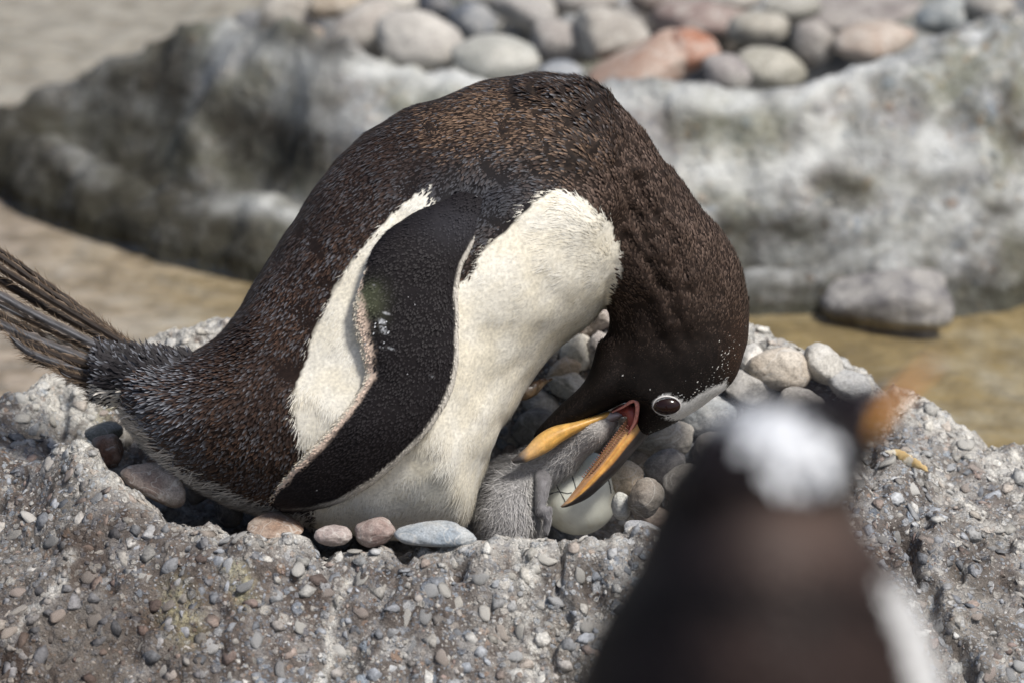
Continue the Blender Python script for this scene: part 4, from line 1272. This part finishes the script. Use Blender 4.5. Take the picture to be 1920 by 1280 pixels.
for i, (pts, w, tone, tt) in enumerate(tails):
    tail_feather(i, pts, w * .85, tone, tt)
    if i % 2 == 0:
        oy = tr.uniform(5, 10); tail_feather(i + 40, [(x + 4, y + oy * (k_ / 4)) for k_, (x, y) in enumerate(pts)], w * .6, [0, 2, 1][(i // 2) % 3], tt - .004)
# coverts blending the tail into the rump
nP = 6200
u = r.random(nP) ** .8; v = r.uniform(-1, 1, nP)
cx_ = 372 - 178 * u; cyy_ = 708 + 18 * (1 - u) - 10 * u + v * (60 - 12 * u) ; tt = .028 * np.sqrt(np.clip(1 - v * v, 0, 1)) + r.uniform(-.004, .006, nP)
P = C(cx_, cyy_, tt)
T = np.stack([np.full(nP, -1.0), v * .35 - .35], -1); T = T[:, :1] * RIGHT - T[:, 1:] * UP + r.normal(0, .12, (nP, 3))
N = -VIEW + UP * (-v[:, None]) * .6 + r.normal(0, .1, (nP, 3)); N /= np.linalg.norm(N, axis=1, keepdims=True)
cb = np.where((v > .3 + .3 * u)[:, None] & (r.random((nP, 1)) < .8), [.55, .52, .47], [.02, .018, .02]) * r.uniform(.6, 1.2, (nP, 1))
ct = np.where(r.random((nP, 1)) < .22, [.2, .21, .24], cb * 1.5) * r.uniform(.7, 1.2, (nP, 1))
ru = r.uniform(.7, 1.3, nP)
V, a, b, cc = feathers(P, N, T, .0095 * ru, .0007 * ru, .0013 * ru, cb, ct, FEATHER, .8, bend=r.normal(0, .2, nP))
child('tail_coverts', V, [a, b], M_plum, peng, cc, smooth=False, kind='stuff')

# --- bill
def tinted(name, st, colf, mat, par, n=60, m=40, flat=2.0, deform=None):
    V, F, U, PH = loft(st, n, m, flat)
    if deform is not None: V = deform(V, U, PH)
    return child(name, V, F, mat, par, colf(U, PH, V), smooth=True)
def up_col(U, PH, V):
    a = np.cos(PH)      # +1 culmen side, -1 cutting edge
    rr = np.random.default_rng(3)
    c = np.tile([.52, .26, .06], (len(U), 1)) * (1 + .22 * np.sin(a * 17 + 3 * U)[:, None] * np.array([.5, 1, 1])) * (1 + .25 * noise(V, 260, 3)[:, None])
    st = .5 + .5 * np.sin(a * 14)
    c = np.where((a < -.35)[:, None], np.array([.36, .2, .1]), c)
    c = np.where((a < -.8)[:, None], np.array([.5, .27, .13]), c)
    bk = sm(.22, .38, a + .25 * sm(.3, .7, U) + 1.3 * sm(.78, .98, U))[:, None]
    c = c * (1 - bk) + np.array([.022, .018, .018]) * bk
    pal = (sm(.6, .9, U) * sm(.5, -.3, a))[:, None] * .5
    c = c * (1 - pal) + np.array([.42, .3, .2]) * pal
    return c * (1 + .1 * rr.normal(size=(len(U), 1)).clip(-1, 1))
upper_st = [(1222, 806, 1190, 752, .010, .004), (1204, 830, 1180, 776, .010, .006), (1184, 852, 1158, 806, .0095, .009), (1160, 880, 1133, 842, .0085, .011), (1132, 908, 1108, 877, .007, .013), (1104, 932, 1085, 908, .0055, .014), (1080, 944, 1068, 930, .004, .0145), (1062, 950, 1057, 943, .0025, .015), (1053, 951, 1051, 948, .0008, .015)]
upper = tinted('upper_bill', upper_st, up_col, M_bill, peng, 80, 48)
def lo_col(U, PH, V):
    a = np.cos(PH)
    rr = np.random.default_rng(4)
    c = np.tile([.56, .31, .075], (len(U), 1)) * (1 + .1 * np.sin(a * 11 + 2 * U)[:, None]) * (1 + .25 * noise(V, 260, 5)[:, None]) * (1 - .15 * a[:, None])
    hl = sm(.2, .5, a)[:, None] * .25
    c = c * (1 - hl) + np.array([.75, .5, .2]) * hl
    tp = (sm(.7, .8, U + .05 * a))[:, None]
    c = c * (1 - tp) + np.array([.045, .04, .04]) * tp
    ly = (sm(.5, .72, U) * (1 - sm(.75, .85, U)))[:, None] * .4
    c = c * (1 - ly) + np.array([.6, .42, .26]) * ly
    return c * (1 + .08 * rr.normal(size=(len(U), 1)).clip(-1, 1))
lower_st = [(1146, 769, 1150, 778, .004, .006), (1118, 777, 1132, 787, .006, .008), (1076, 788, 1098, 803, .008, .010), (1034, 800, 1060, 824, .008, .013), (1007, 816, 1030, 845, .007, .016), (986, 838, 1000, 860, .0055, .018), (968, 854, 980, 867, .004, .019), (958, 862, 963, 868, .002, .019)]
lower = tinted('lower_bill', lower_st, lo_col, M_bill, peng, 70, 44)
# palate spines along the inside of the upper bill
P, F = ico(1)
sv, sf, so = [], [], 0
for i in range(30):
    f = i / 29
    x = 1186 + (1092 - 1186) * f; y = 774 + (893 - 774) * f
    for off in (0, 7):
        p = C(x + off + 1, y + off * .6, .0165 + .006 * math.sin(f * 3))
        d = np.array([-.35, -.2, 0]); L = .0016 * (1 - .4 * f)
        T = (-.5 * RIGHT + .4 * UP - .5 * VIEW); T /= np.linalg.norm(T)
        Q = P * .0004; Q = Q + (P @ T)[:, None] * T * L
        sv.append(Q + p); sf.append(F + so); so += len(Q)
V = np.vstack(sv)
link('palate_spines', mesh_arrays('palate_spines', V - np.array(par_loc(upper)), [np.vstack(sf)], np.tile([.2, .085, .06], (len(V), 1)), True), M_flesh, upper, kind='stuff')
# gape: fleshy corner of the mouth
def tube(path, rad, m=14, n=60):
    A = catmull([tuple(p) + (q,) for p, q in zip(path, rad)], n)
    W_ = C(A[:, 0], A[:, 1], A[:, 2])
    Tn = np.gradient(W_, axis=0); Tn /= np.linalg.norm(Tn, axis=1, keepdims=True)
    ref = np.tile(VIEW, (n, 1)); B = np.cross(Tn, ref); B /= np.linalg.norm(B, axis=1, keepdims=True); N = np.cross(B, Tn)
    ph = np.linspace(0, 2 * np.pi, m, endpoint=False)
    V = W_[:, None] + (B[:, None] * np.cos(ph)[None, :, None] + N[:, None] * np.sin(ph)[None, :, None]) * A[:, 3][:, None, None]
    V = V.reshape(-1, 3); idx = np.arange(n * m).reshape(n, m)
    q = np.stack([idx[:-1], idx[1:], np.roll(idx, -1, 1)[1:], np.roll(idx, -1, 1)[:-1]], -1).reshape(-1, 4)
    V = np.vstack([V, W_[0], W_[-1]]); a, b = n * m, n * m + 1
    t = np.vstack([np.stack([np.full(m, a), idx[0], np.roll(idx[0], -1)], -1), np.stack([np.full(m, b), np.roll(idx[-1], -1), idx[-1]], -1)])
    return V, [q, t]
V, F = tube([(1148, 772, .014), (1168, 762, .022), (1184, 752, .0275), (1193, 752, .029), (1195, 768, .027), (1190, 790, .022), (1178, 812, .018)], [.0006, .0009, .0012, .0015, .0014, .0011, .0005])
child('mouth_corner', V, F, M_flesh, peng, np.tile([.5, .2, .17], (len(V), 1)) * (1 + .3 * noise(V, 500, 1)[:, None]))
V, F = tube([(1150, 776, .004), (1172, 768, .010), (1184, 772, .018), (1186, 790, .018), (1176, 806, .012)], [.003, .0042, .0042, .0032, .002])
child('mouth_lining', V, F, M_flesh, peng, np.tile([.26, .05, .04], (len(V), 1)))

# --- eye
et = front_t(1250, 760, .03)
ec = C(1250, 760, et - .0008)
P, F = grid_sphere(32, 40)
er = .0085
E = P[:, 0:1] * RIGHT * .0088 + P[:, 2:3] * UP * .0058 + P[:, 1:2] * VIEW * .0042
child('eye', E @ np.array([[1, 0, 0], [0, 1, 0], [0, 0, 1]]) + ec, F, M_eye, peng)
ring = []
A = np.linspace(0, 2 * np.pi, 41)[:-1]
path = [(1250 + 25.5 * math.cos(a), 760 + 17.5 * math.sin(a)) for a in A]
V, F = [], []
m = 10
for (x, y) in path:
    c0 = C(x, y, front_t(x, y, et) + .0004)
    rad_d = (C(x, y, 0) - C(1250, 760, 0)); rad_d /= np.linalg.norm(rad_d)
    for j in range(m):
        b_ = 2 * math.pi * j / m
        V.append(c0 + (rad_d * math.cos(b_) * 1.3 - VIEW * math.sin(b_)) * .0004)
idx = np.arange(40 * m).reshape(40, m)
q = np.stack([idx, np.roll(idx, -1, 0), np.roll(np.roll(idx, -1, 0), -1, 1), np.roll(idx, -1, 1)], -1).reshape(-1, 4)
child('eyelid', V, [q], M_skin, peng, np.tile([.6, .58, .57], (len(V), 1)))

# --- dried brown scab of dirt on the belly
st_ = front_t(990, 728, .0)
V, F, U, PH = loft([(968, 735, 972, 742, .002, st_ + .002), (975, 722, 982, 750, .005, st_ + .003), (1000, 714, 1005, 740, .005, st_ + .001), (1020, 708, 1022, 722, .003, st_ - .006), (1036, 708, 1036, 712, .001, st_ - .012)], 40, 24)
cc = np.tile([.1, .068, .04], (len(V), 1)) * (1 + .6 * noise(V, 300, 4)[:, None])
cc = np.where((np.cos(PH) > .2)[:, None], cc * [.5, .42, .4], cc)
o = link('husk', mesh_arrays('husk', V + .0006 * noise(V, 500, 5)[:, None], F, cc, True), M_bill)
o['label'] = 'brown curled husk stuck to the white belly feathers below the throat'; o['category'] = 'husk'

# ---------------------------------------------------------------- egg
ec = C(1088, 922, -.04)
P, F = grid_sphere(64, 80)
k = 1 + .07 * P[:, 2:3]
E = P * np.array([.0262, .0262, .0285]) * np.hstack([1 - .08 * P[:, 2:3], 1 - .08 * P[:, 2:3], np.ones_like(k)])
a = math.radians(38)
Rm = np.array([[math.cos(a), 0, math.sin(a)], [0, 1, 0], [-math.sin(a), 0, math.cos(a)]])
E = E @ Rm.T
eg = root('egg', ec, 'pale greenish white egg with black pen marks beside the chick', 'egg')
mott = fbm(E, 60, 4, 4)[:, None]
cc = np.array([.84, .85, .74]) * (1 + .05 * mott) - np.clip(fbm(E, 140, 3, 9)[:, None] - .35, 0, 1) * [.12, .16, .2]
child('shell', E + ec, F, M_egg, eg, cc)
ebvh = BVHTree.FromPolygons([Vector(v) for v in (E + ec)], [list(x) for f in F for x in f.tolist()])
M_ink = mat_plain('pen_ink', (.02, .02, .022), .6)
for pts in ([(1040, 902), (1048, 918), (1058, 936), (1061, 945)], [(1030, 926), (1046, 921), (1062, 924), (1072, 923)], [(1072, 890), (1076, 902), (1080, 916)], [(1138, 893), (1143, 906), (1146, 924)], [(1090, 856), (1093, 866)]):
    A = catmull([p for p in pts], 16)
    V = []
    wr = np.random.default_rng(int(pts[0][0]))
    for j, (x, y) in enumerate(A):
        tn = A[min(j + 1, 15)] - A[max(j - 1, 0)]; tn = tn / np.linalg.norm(tn); nn = np.array([-tn[1], tn[0]])
        for s_ in (-1, 1):
            q_ = np.array([x, y]) + nn * s_ * wr.uniform(.5, 1.3)
            h = ebvh.ray_cast(Vector(CAM), Vector(C(q_[0], q_[1], 0.) - CAM).normalized())
            V.append(np.array(h[0]) - VIEW * .00015 if h[0] is not None else C(q_[0], q_[1], -.02))
    q = np.array([[2 * j, 2 * j + 1, 2 * j + 3, 2 * j + 2] for j in range(15)])
    child('pen_mark', V, [q], M_ink, eg)

# ---------------------------------------------------------------- chick
chick = root('chick', C(940, 990, 0), 'grey downy chick reaching its head into the open bill of the nesting penguin', 'chick')
cb_st = [(895, 1010, 1000, 1020, .03, -.016), (882, 960, 1022, 985, .034, -.016), (892, 905, 1022, 935, .032, -.018), (925, 868, 1026, 900, .024, -.02), (965, 850, 1040, 890, .018, -.02)]
cn_st = [(940, 872, 1010, 930, .02, -.02), (975, 846, 1048, 905, .018, -.018), (1010, 826, 1075, 888, .0175, -.014), (1050, 806, 1100, 858, .017, -.008), (1090, 782, 1130, 832, .017, -.001), (1125, 770, 1152, 806, .013, -.001), (1145, 770, 1160, 792, .007, 0)]
CV, CQ, CE = union([loft(cb_st, 50, 40)[:2], loft(cn_st, 60, 36)[:2]], .0013, 10)
CN = vnormals(CV, CQ)
def chick_col(px, py, nz, r):
    n = len(px)
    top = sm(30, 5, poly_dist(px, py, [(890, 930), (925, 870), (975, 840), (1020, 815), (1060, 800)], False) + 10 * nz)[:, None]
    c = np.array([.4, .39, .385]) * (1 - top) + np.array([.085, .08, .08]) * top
    pale = np.exp(-(np.hypot((px - 1008) / 18, (py - 935) / 45)) ** 2)[:, None] * .8
    c = c * (1 - pale) + np.array([.62, .6, .55]) * pale
    hd2 = sm(1040, 1100, px)[:, None]
    c = c * (1 - hd2 * .6) + np.array([.5, .46, .42]) * hd2 * .6
    return c * r.uniform(.7, 1.25, (n, 1))
cpx, cpy, ctt = proj(CV)
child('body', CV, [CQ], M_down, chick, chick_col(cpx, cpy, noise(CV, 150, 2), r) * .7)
P, N = sample(CV, CQ, CN, .0011, 2.5, seed=5)
px, py, t = proj(P)
cc0 = chick_col(px, py, noise(P, 150, 2), r)
T = flow(px, py, [(1140, 790, -.9, .3), (1080, 820, -.85, .5), (1010, 870, -.75, .6), (960, 900, -.5, .8), (930, 960, -.2, 1), (1000, 960, .1, 1)]) + r.normal(0, .45, (len(P), 3))
n = len(P); ru = r.uniform(.6, 1.3, n)
sz = 1 - .55 * sm(1030, 1120, px)
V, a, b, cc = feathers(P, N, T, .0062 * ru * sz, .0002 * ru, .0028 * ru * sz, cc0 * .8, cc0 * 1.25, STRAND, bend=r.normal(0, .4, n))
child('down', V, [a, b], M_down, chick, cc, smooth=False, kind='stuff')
# flipper of the chick hanging over the egg
cf = [(1000, 868, 1030, 880, .006, -.008), (1002, 895, 1034, 900, .007, .002), (1004, 925, 1028, 930, .006, .009), (1003, 950, 1024, 948, .0055, .011), (1008, 965, 1034, 950, .0055, .012), (1018, 975, 1034, 975, .005, .012), (1016, 992, 1030, 994, .004, .011), (1020, 1002, 1026, 1003, .002, .011)]
V, F, U, PH = loft(cf, 60, 30)
V = V + .0006 * fbm(V, 250, 3, 3)[:, None]
cfo = child('flipper', V, F, M_down, chick, np.array([.15, .145, .15]) * (1 + .3 * noise(V, 250, 3)[:, None]))
FNc = facenorm(V, F)
if ((FNc * (V - V.mean(0))).sum()) < 0: FNc = -FNc
P, N = sample(V, F[0], FNc, .0012, 2.5, seed=8)
n = len(P); ru = r.uniform(.6, 1.2, n)
T = -UP + r.normal(0, .3, (n, 3))
c0 = np.array([.22, .215, .22]) * r.uniform(.6, 1.3, (n, 1))
V, a, b, cc = feathers(P, N, T, .0028 * ru, .00018 * ru, .0011 * ru, c0 * .8, c0 * 1.3, STRAND)
link('flipper_down', mesh_arrays('flipper_down', V - np.array(par_loc(cfo)), [a, b], cc), M_down, cfo, kind='stuff')
V, F, U, PH = loft([(1128, 778, 1140, 796, .005, .006), (1142, 772, 1152, 790, .0045, .008), (1158, 772, 1162, 784, .003, .010), (1166, 776, 1167, 780, .001, .011)], 30, 24)
child('bill', V, F, M_bill, chick, np.tile([.42, .36, .36], (len(V), 1)) * (1 - .6 * sm(.2, -.4, np.cos(PH))[:, None]))

# ---------------------------------------------------------------- scrap of peel on the right flank
pc = [(1645, 850, 1655, 846), (1668, 842, 1672, 856), (1695, 846, 1690, 866), (1716, 858, 1708, 874), (1734, 872, 1726, 880), (1742, 880, 1738, 882)]
P0 = atZ(np.array([1695.0]), np.array([860.0]), -.094)[0]
zt = [float(proj(np.array([*(q := atZ(np.array([(a[0] + a[2]) / 2.]), np.array([(a[1] + a[3]) / 2.]), -.094)[0])[:2], float(nest_height(np.array([q[0]]), np.array([q[1]]))[0]) + .004]))[2]) for a in pc]
zt = [a + .012 for a in zt]
V, F, U, PH = loft([a + (.0025, t) for a, t in zip(pc, zt)], 50, 20)
cc = np.tile([.5, .36, .17], (len(V), 1)); cc = np.where((noise(V, 160, 2) > .1)[:, None], [.68, .62, .5], cc)
o = link('peel', mesh_arrays('peel', V + .0008 * noise(V, 350, 5)[:, None], F, cc, True), M_bill)
o['label'] = 'curled scrap of yellowish peel lying on the right flank of the rock'; o['category'] = 'peel'

# ---------------------------------------------------------------- near penguin, out of focus
T0 = 1.25
def ft_(py): return T0 - (py - 850) * .0758e-3
def _dn(y): return y if y < 1300 else 1280 + (y - 1280) * 1.105
def st2(lx, ly, rx, ry, b, dt=0.0):
    ly, ry = _dn(ly), _dn(ry)
    return (lx, ly, rx, ry, b, ft_((ly + ry) / 2) + dt)
nb_st = [st2(1330, 3640, 1620, 3640, .04), st2(1130, 3560, 1780, 3560, .07), st2(960, 3200, 1900, 3200, .092), st2(900, 2700, 1960, 2700, .1), st2(910, 2200, 1930, 2200, .1), st2(960, 1750, 1880, 1750, .094),
         st2(1020, 1450, 1815, 1450, .084), st2(1075, 1280, 1768, 1280, .075), st2(1125, 1160, 1728, 1160, .066), st2(1185, 1060, 1668, 1060, .056), st2(1222, 970, 1618, 985, .046), st2(1248, 900, 1600, 915, .042), st2(1290, 850, 1580, 860, .036), st2(1350, 810, 1560, 815, .02)]
nh_st = [st2(1262, 905, 1275, 960, .018), st2(1300, 825, 1290, 985, .034), st2(1355, 775, 1330, 1000, .040), st2(1430, 742, 1420, 1000, .042), st2(1510, 732, 1510, 975, .040), st2(1580, 730, 1578, 940, .036), st2(1632, 732, 1614, 900, .031), st2(1664, 730, 1632, 868, .024), st2(1682, 726, 1650, 835, .012)]
NV, NQ, NE = union([loft(nb_st, 90, 48)[:2], loft(nh_st, 50, 36)[:2]], .003, 8)
near = root('penguin', tuple(C(1450, 3900, ft_(3900))), 'dark blurred penguin in the near foreground seen from behind with white crown patch', 'penguin')
npx, npy, ntt = proj(NV)
nj = noise(NV, 60, 3)
base = np.array([.009, .0065, .0075])
c = np.tile(base, (len(NV), 1))
br = (sm(940, 1060, npy) * sm(1310, 1480, npx + 60 * (npy > 1150)))[:, None]
c = c * (1 - br) + np.array([.026, .016, .014]) * br
lb = np.exp(-(np.hypot((npx - 1520) / 120, (npy - 985) / 70)) ** 2)[:, None]
c = c * (1 - lb) + np.array([.08, .055, .046]) * lb
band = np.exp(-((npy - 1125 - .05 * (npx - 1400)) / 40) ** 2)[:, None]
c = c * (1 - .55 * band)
WP = [(1385, 782), (1430, 758), (1500, 772), (1560, 800), (1592, 850), (1584, 898), (1520, 908), (1460, 885), (1415, 840), (1388, 806)]
GP = [(1300, 810), (1330, 765), (1372, 745), (1430, 738), (1440, 752), (1395, 775), (1395, 805), (1350, 800)]
wf = in_poly(npx + nj * 6, npy + nj * 6, WP) & (ntt > ft_(850) - .02)
c = np.where(wf[:, None], [.64, .655, .68], c)
gf = in_poly(npx + nj * 6, npy + nj * 6, GP) & (ntt > ft_(850) - .03)
c = np.where(gf[:, None], [.3, .31, .33], c)
bel = in_poly(npx, npy, [(1640, 1085), (1662, 1150), (1692, 1215), (1712, 1300), (1740, 1600), (1760, 3300), (2100, 3300), (2100, 1085)]) | ((ntt < ft_(1) - .06) & (npy > 1150) & (ntt < ft_(npy) - .03))
c = np.where(bel[:, None], [.6, .6, .6], c)
c = c * (1 + .15 * nj[:, None])
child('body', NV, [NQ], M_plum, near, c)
NN = vnormals(NV, NQ)
P, N = sample(NV, NQ, NN, .0042, 2.0, seed=9)
px, py, t = proj(P)
k = py < 1900
P, N, px, py = P[k], N[k], px[k], py[k]
# colour of the nearest body vertex
from mathutils.kdtree import KDTree
kd = KDTree(len(NV))
for i, v in enumerate(NV): kd.insert(v, i)
kd.balance()
ix = np.array([kd.find(p)[1] for p in P])
n = len(P); ru = r.uniform(.7, 1.3, n)
T = -np.tile(UP, (n, 1)) + r.normal(0, .2, (n, 3))
V, a, b, cc = feathers(P, N, T, .008 * ru, .0016 * ru, .0012 * ru, c[ix], c[ix] * 1.25, FEATHER, .8)
child('feathers', V, [a, b], M_plum, near, cc, smooth=False, kind='stuff')
def nb_col(U, PH, V):
    a = np.cos(PH)
    cc = np.tile([.8, .36, .07], (len(U), 1))
    k = sm(.2, .55, a)[:, None]
    tp = sm(.8, .95, U)[:, None]
    cc = cc * (1 - k) + np.array([.04, .025, .035]) * k
    return cc * (1 - tp * .7) + np.array([.1, .06, .07]) * tp * .7
nbst = [st2(1628, 738, 1596, 868, .012, .014), st2(1660, 726, 1620, 850, .014, .016), st2(1694, 706, 1656, 802, .013, .016), st2(1722, 688, 1692, 756, .0105, .014), st2(1746, 672, 1726, 718, .008, .012), st2(1764, 664, 1756, 690, .0035, .008)]
tinted('bill', nbst, nb_col, M_bill, near, 40, 30)
P, F = grid_sphere(16, 20)
child('eye', P * .006 + C(1625, 790, ft_(790) + .024), F, M_eye, near)
for sgn in (-1, 1):
    x0 = 1100 if sgn < 0 else 1790
    V, F, U, PH = loft([st2(x0 - 40, 1500, x0 + 60, 1500, .012, .02), st2(x0 - 60 + 25 * sgn, 1750, x0 + 70 + 25 * sgn, 1750, .014, .02), st2(x0 - 110 + 80 * sgn, 2200, x0 + 60 + 80 * sgn, 2200, .03, .0), st2(x0 - 110 + 110 * sgn, 2600, x0 + 40 + 110 * sgn, 2600, .022, -.01), st2(x0 - 40 + 120 * sgn, 2950, x0 + 120 * sgn, 2950, .008, -.01)], 40, 24)
    child('flipper', V, F, M_skin, near, np.tile([.02, .017, .018], (len(V), 1)))
gz = -.185
for sgn in (-1, 1):
    b0 = C(1450, 3900, ft_(3900)) + np.array([.045 * sgn, 0, 0]); b0[2] = gz
    segs = []
    for dx in (-.022, 0, .022):
        P, F = grid_sphere(12, 14)
        Q = P * [.008, .034, .008] + [dx, .028, .006]; Q[:, 0] += dx * .6 * (Q[:, 1] / .05)
        segs.append((Q + b0, F))
    P, F = grid_sphere(12, 14)
    segs.append((P * [.022, .03, .012] + b0 + [0, 0, .008], F))
    segs.append((P * [.016, .016, .045] + b0 + [0, 0, .035], F))
    V, q, E_ = union(segs, .003, 4)
    child('foot', V, [q], M_skin, near, np.tile([.55, .25, .12], (len(V), 1)))
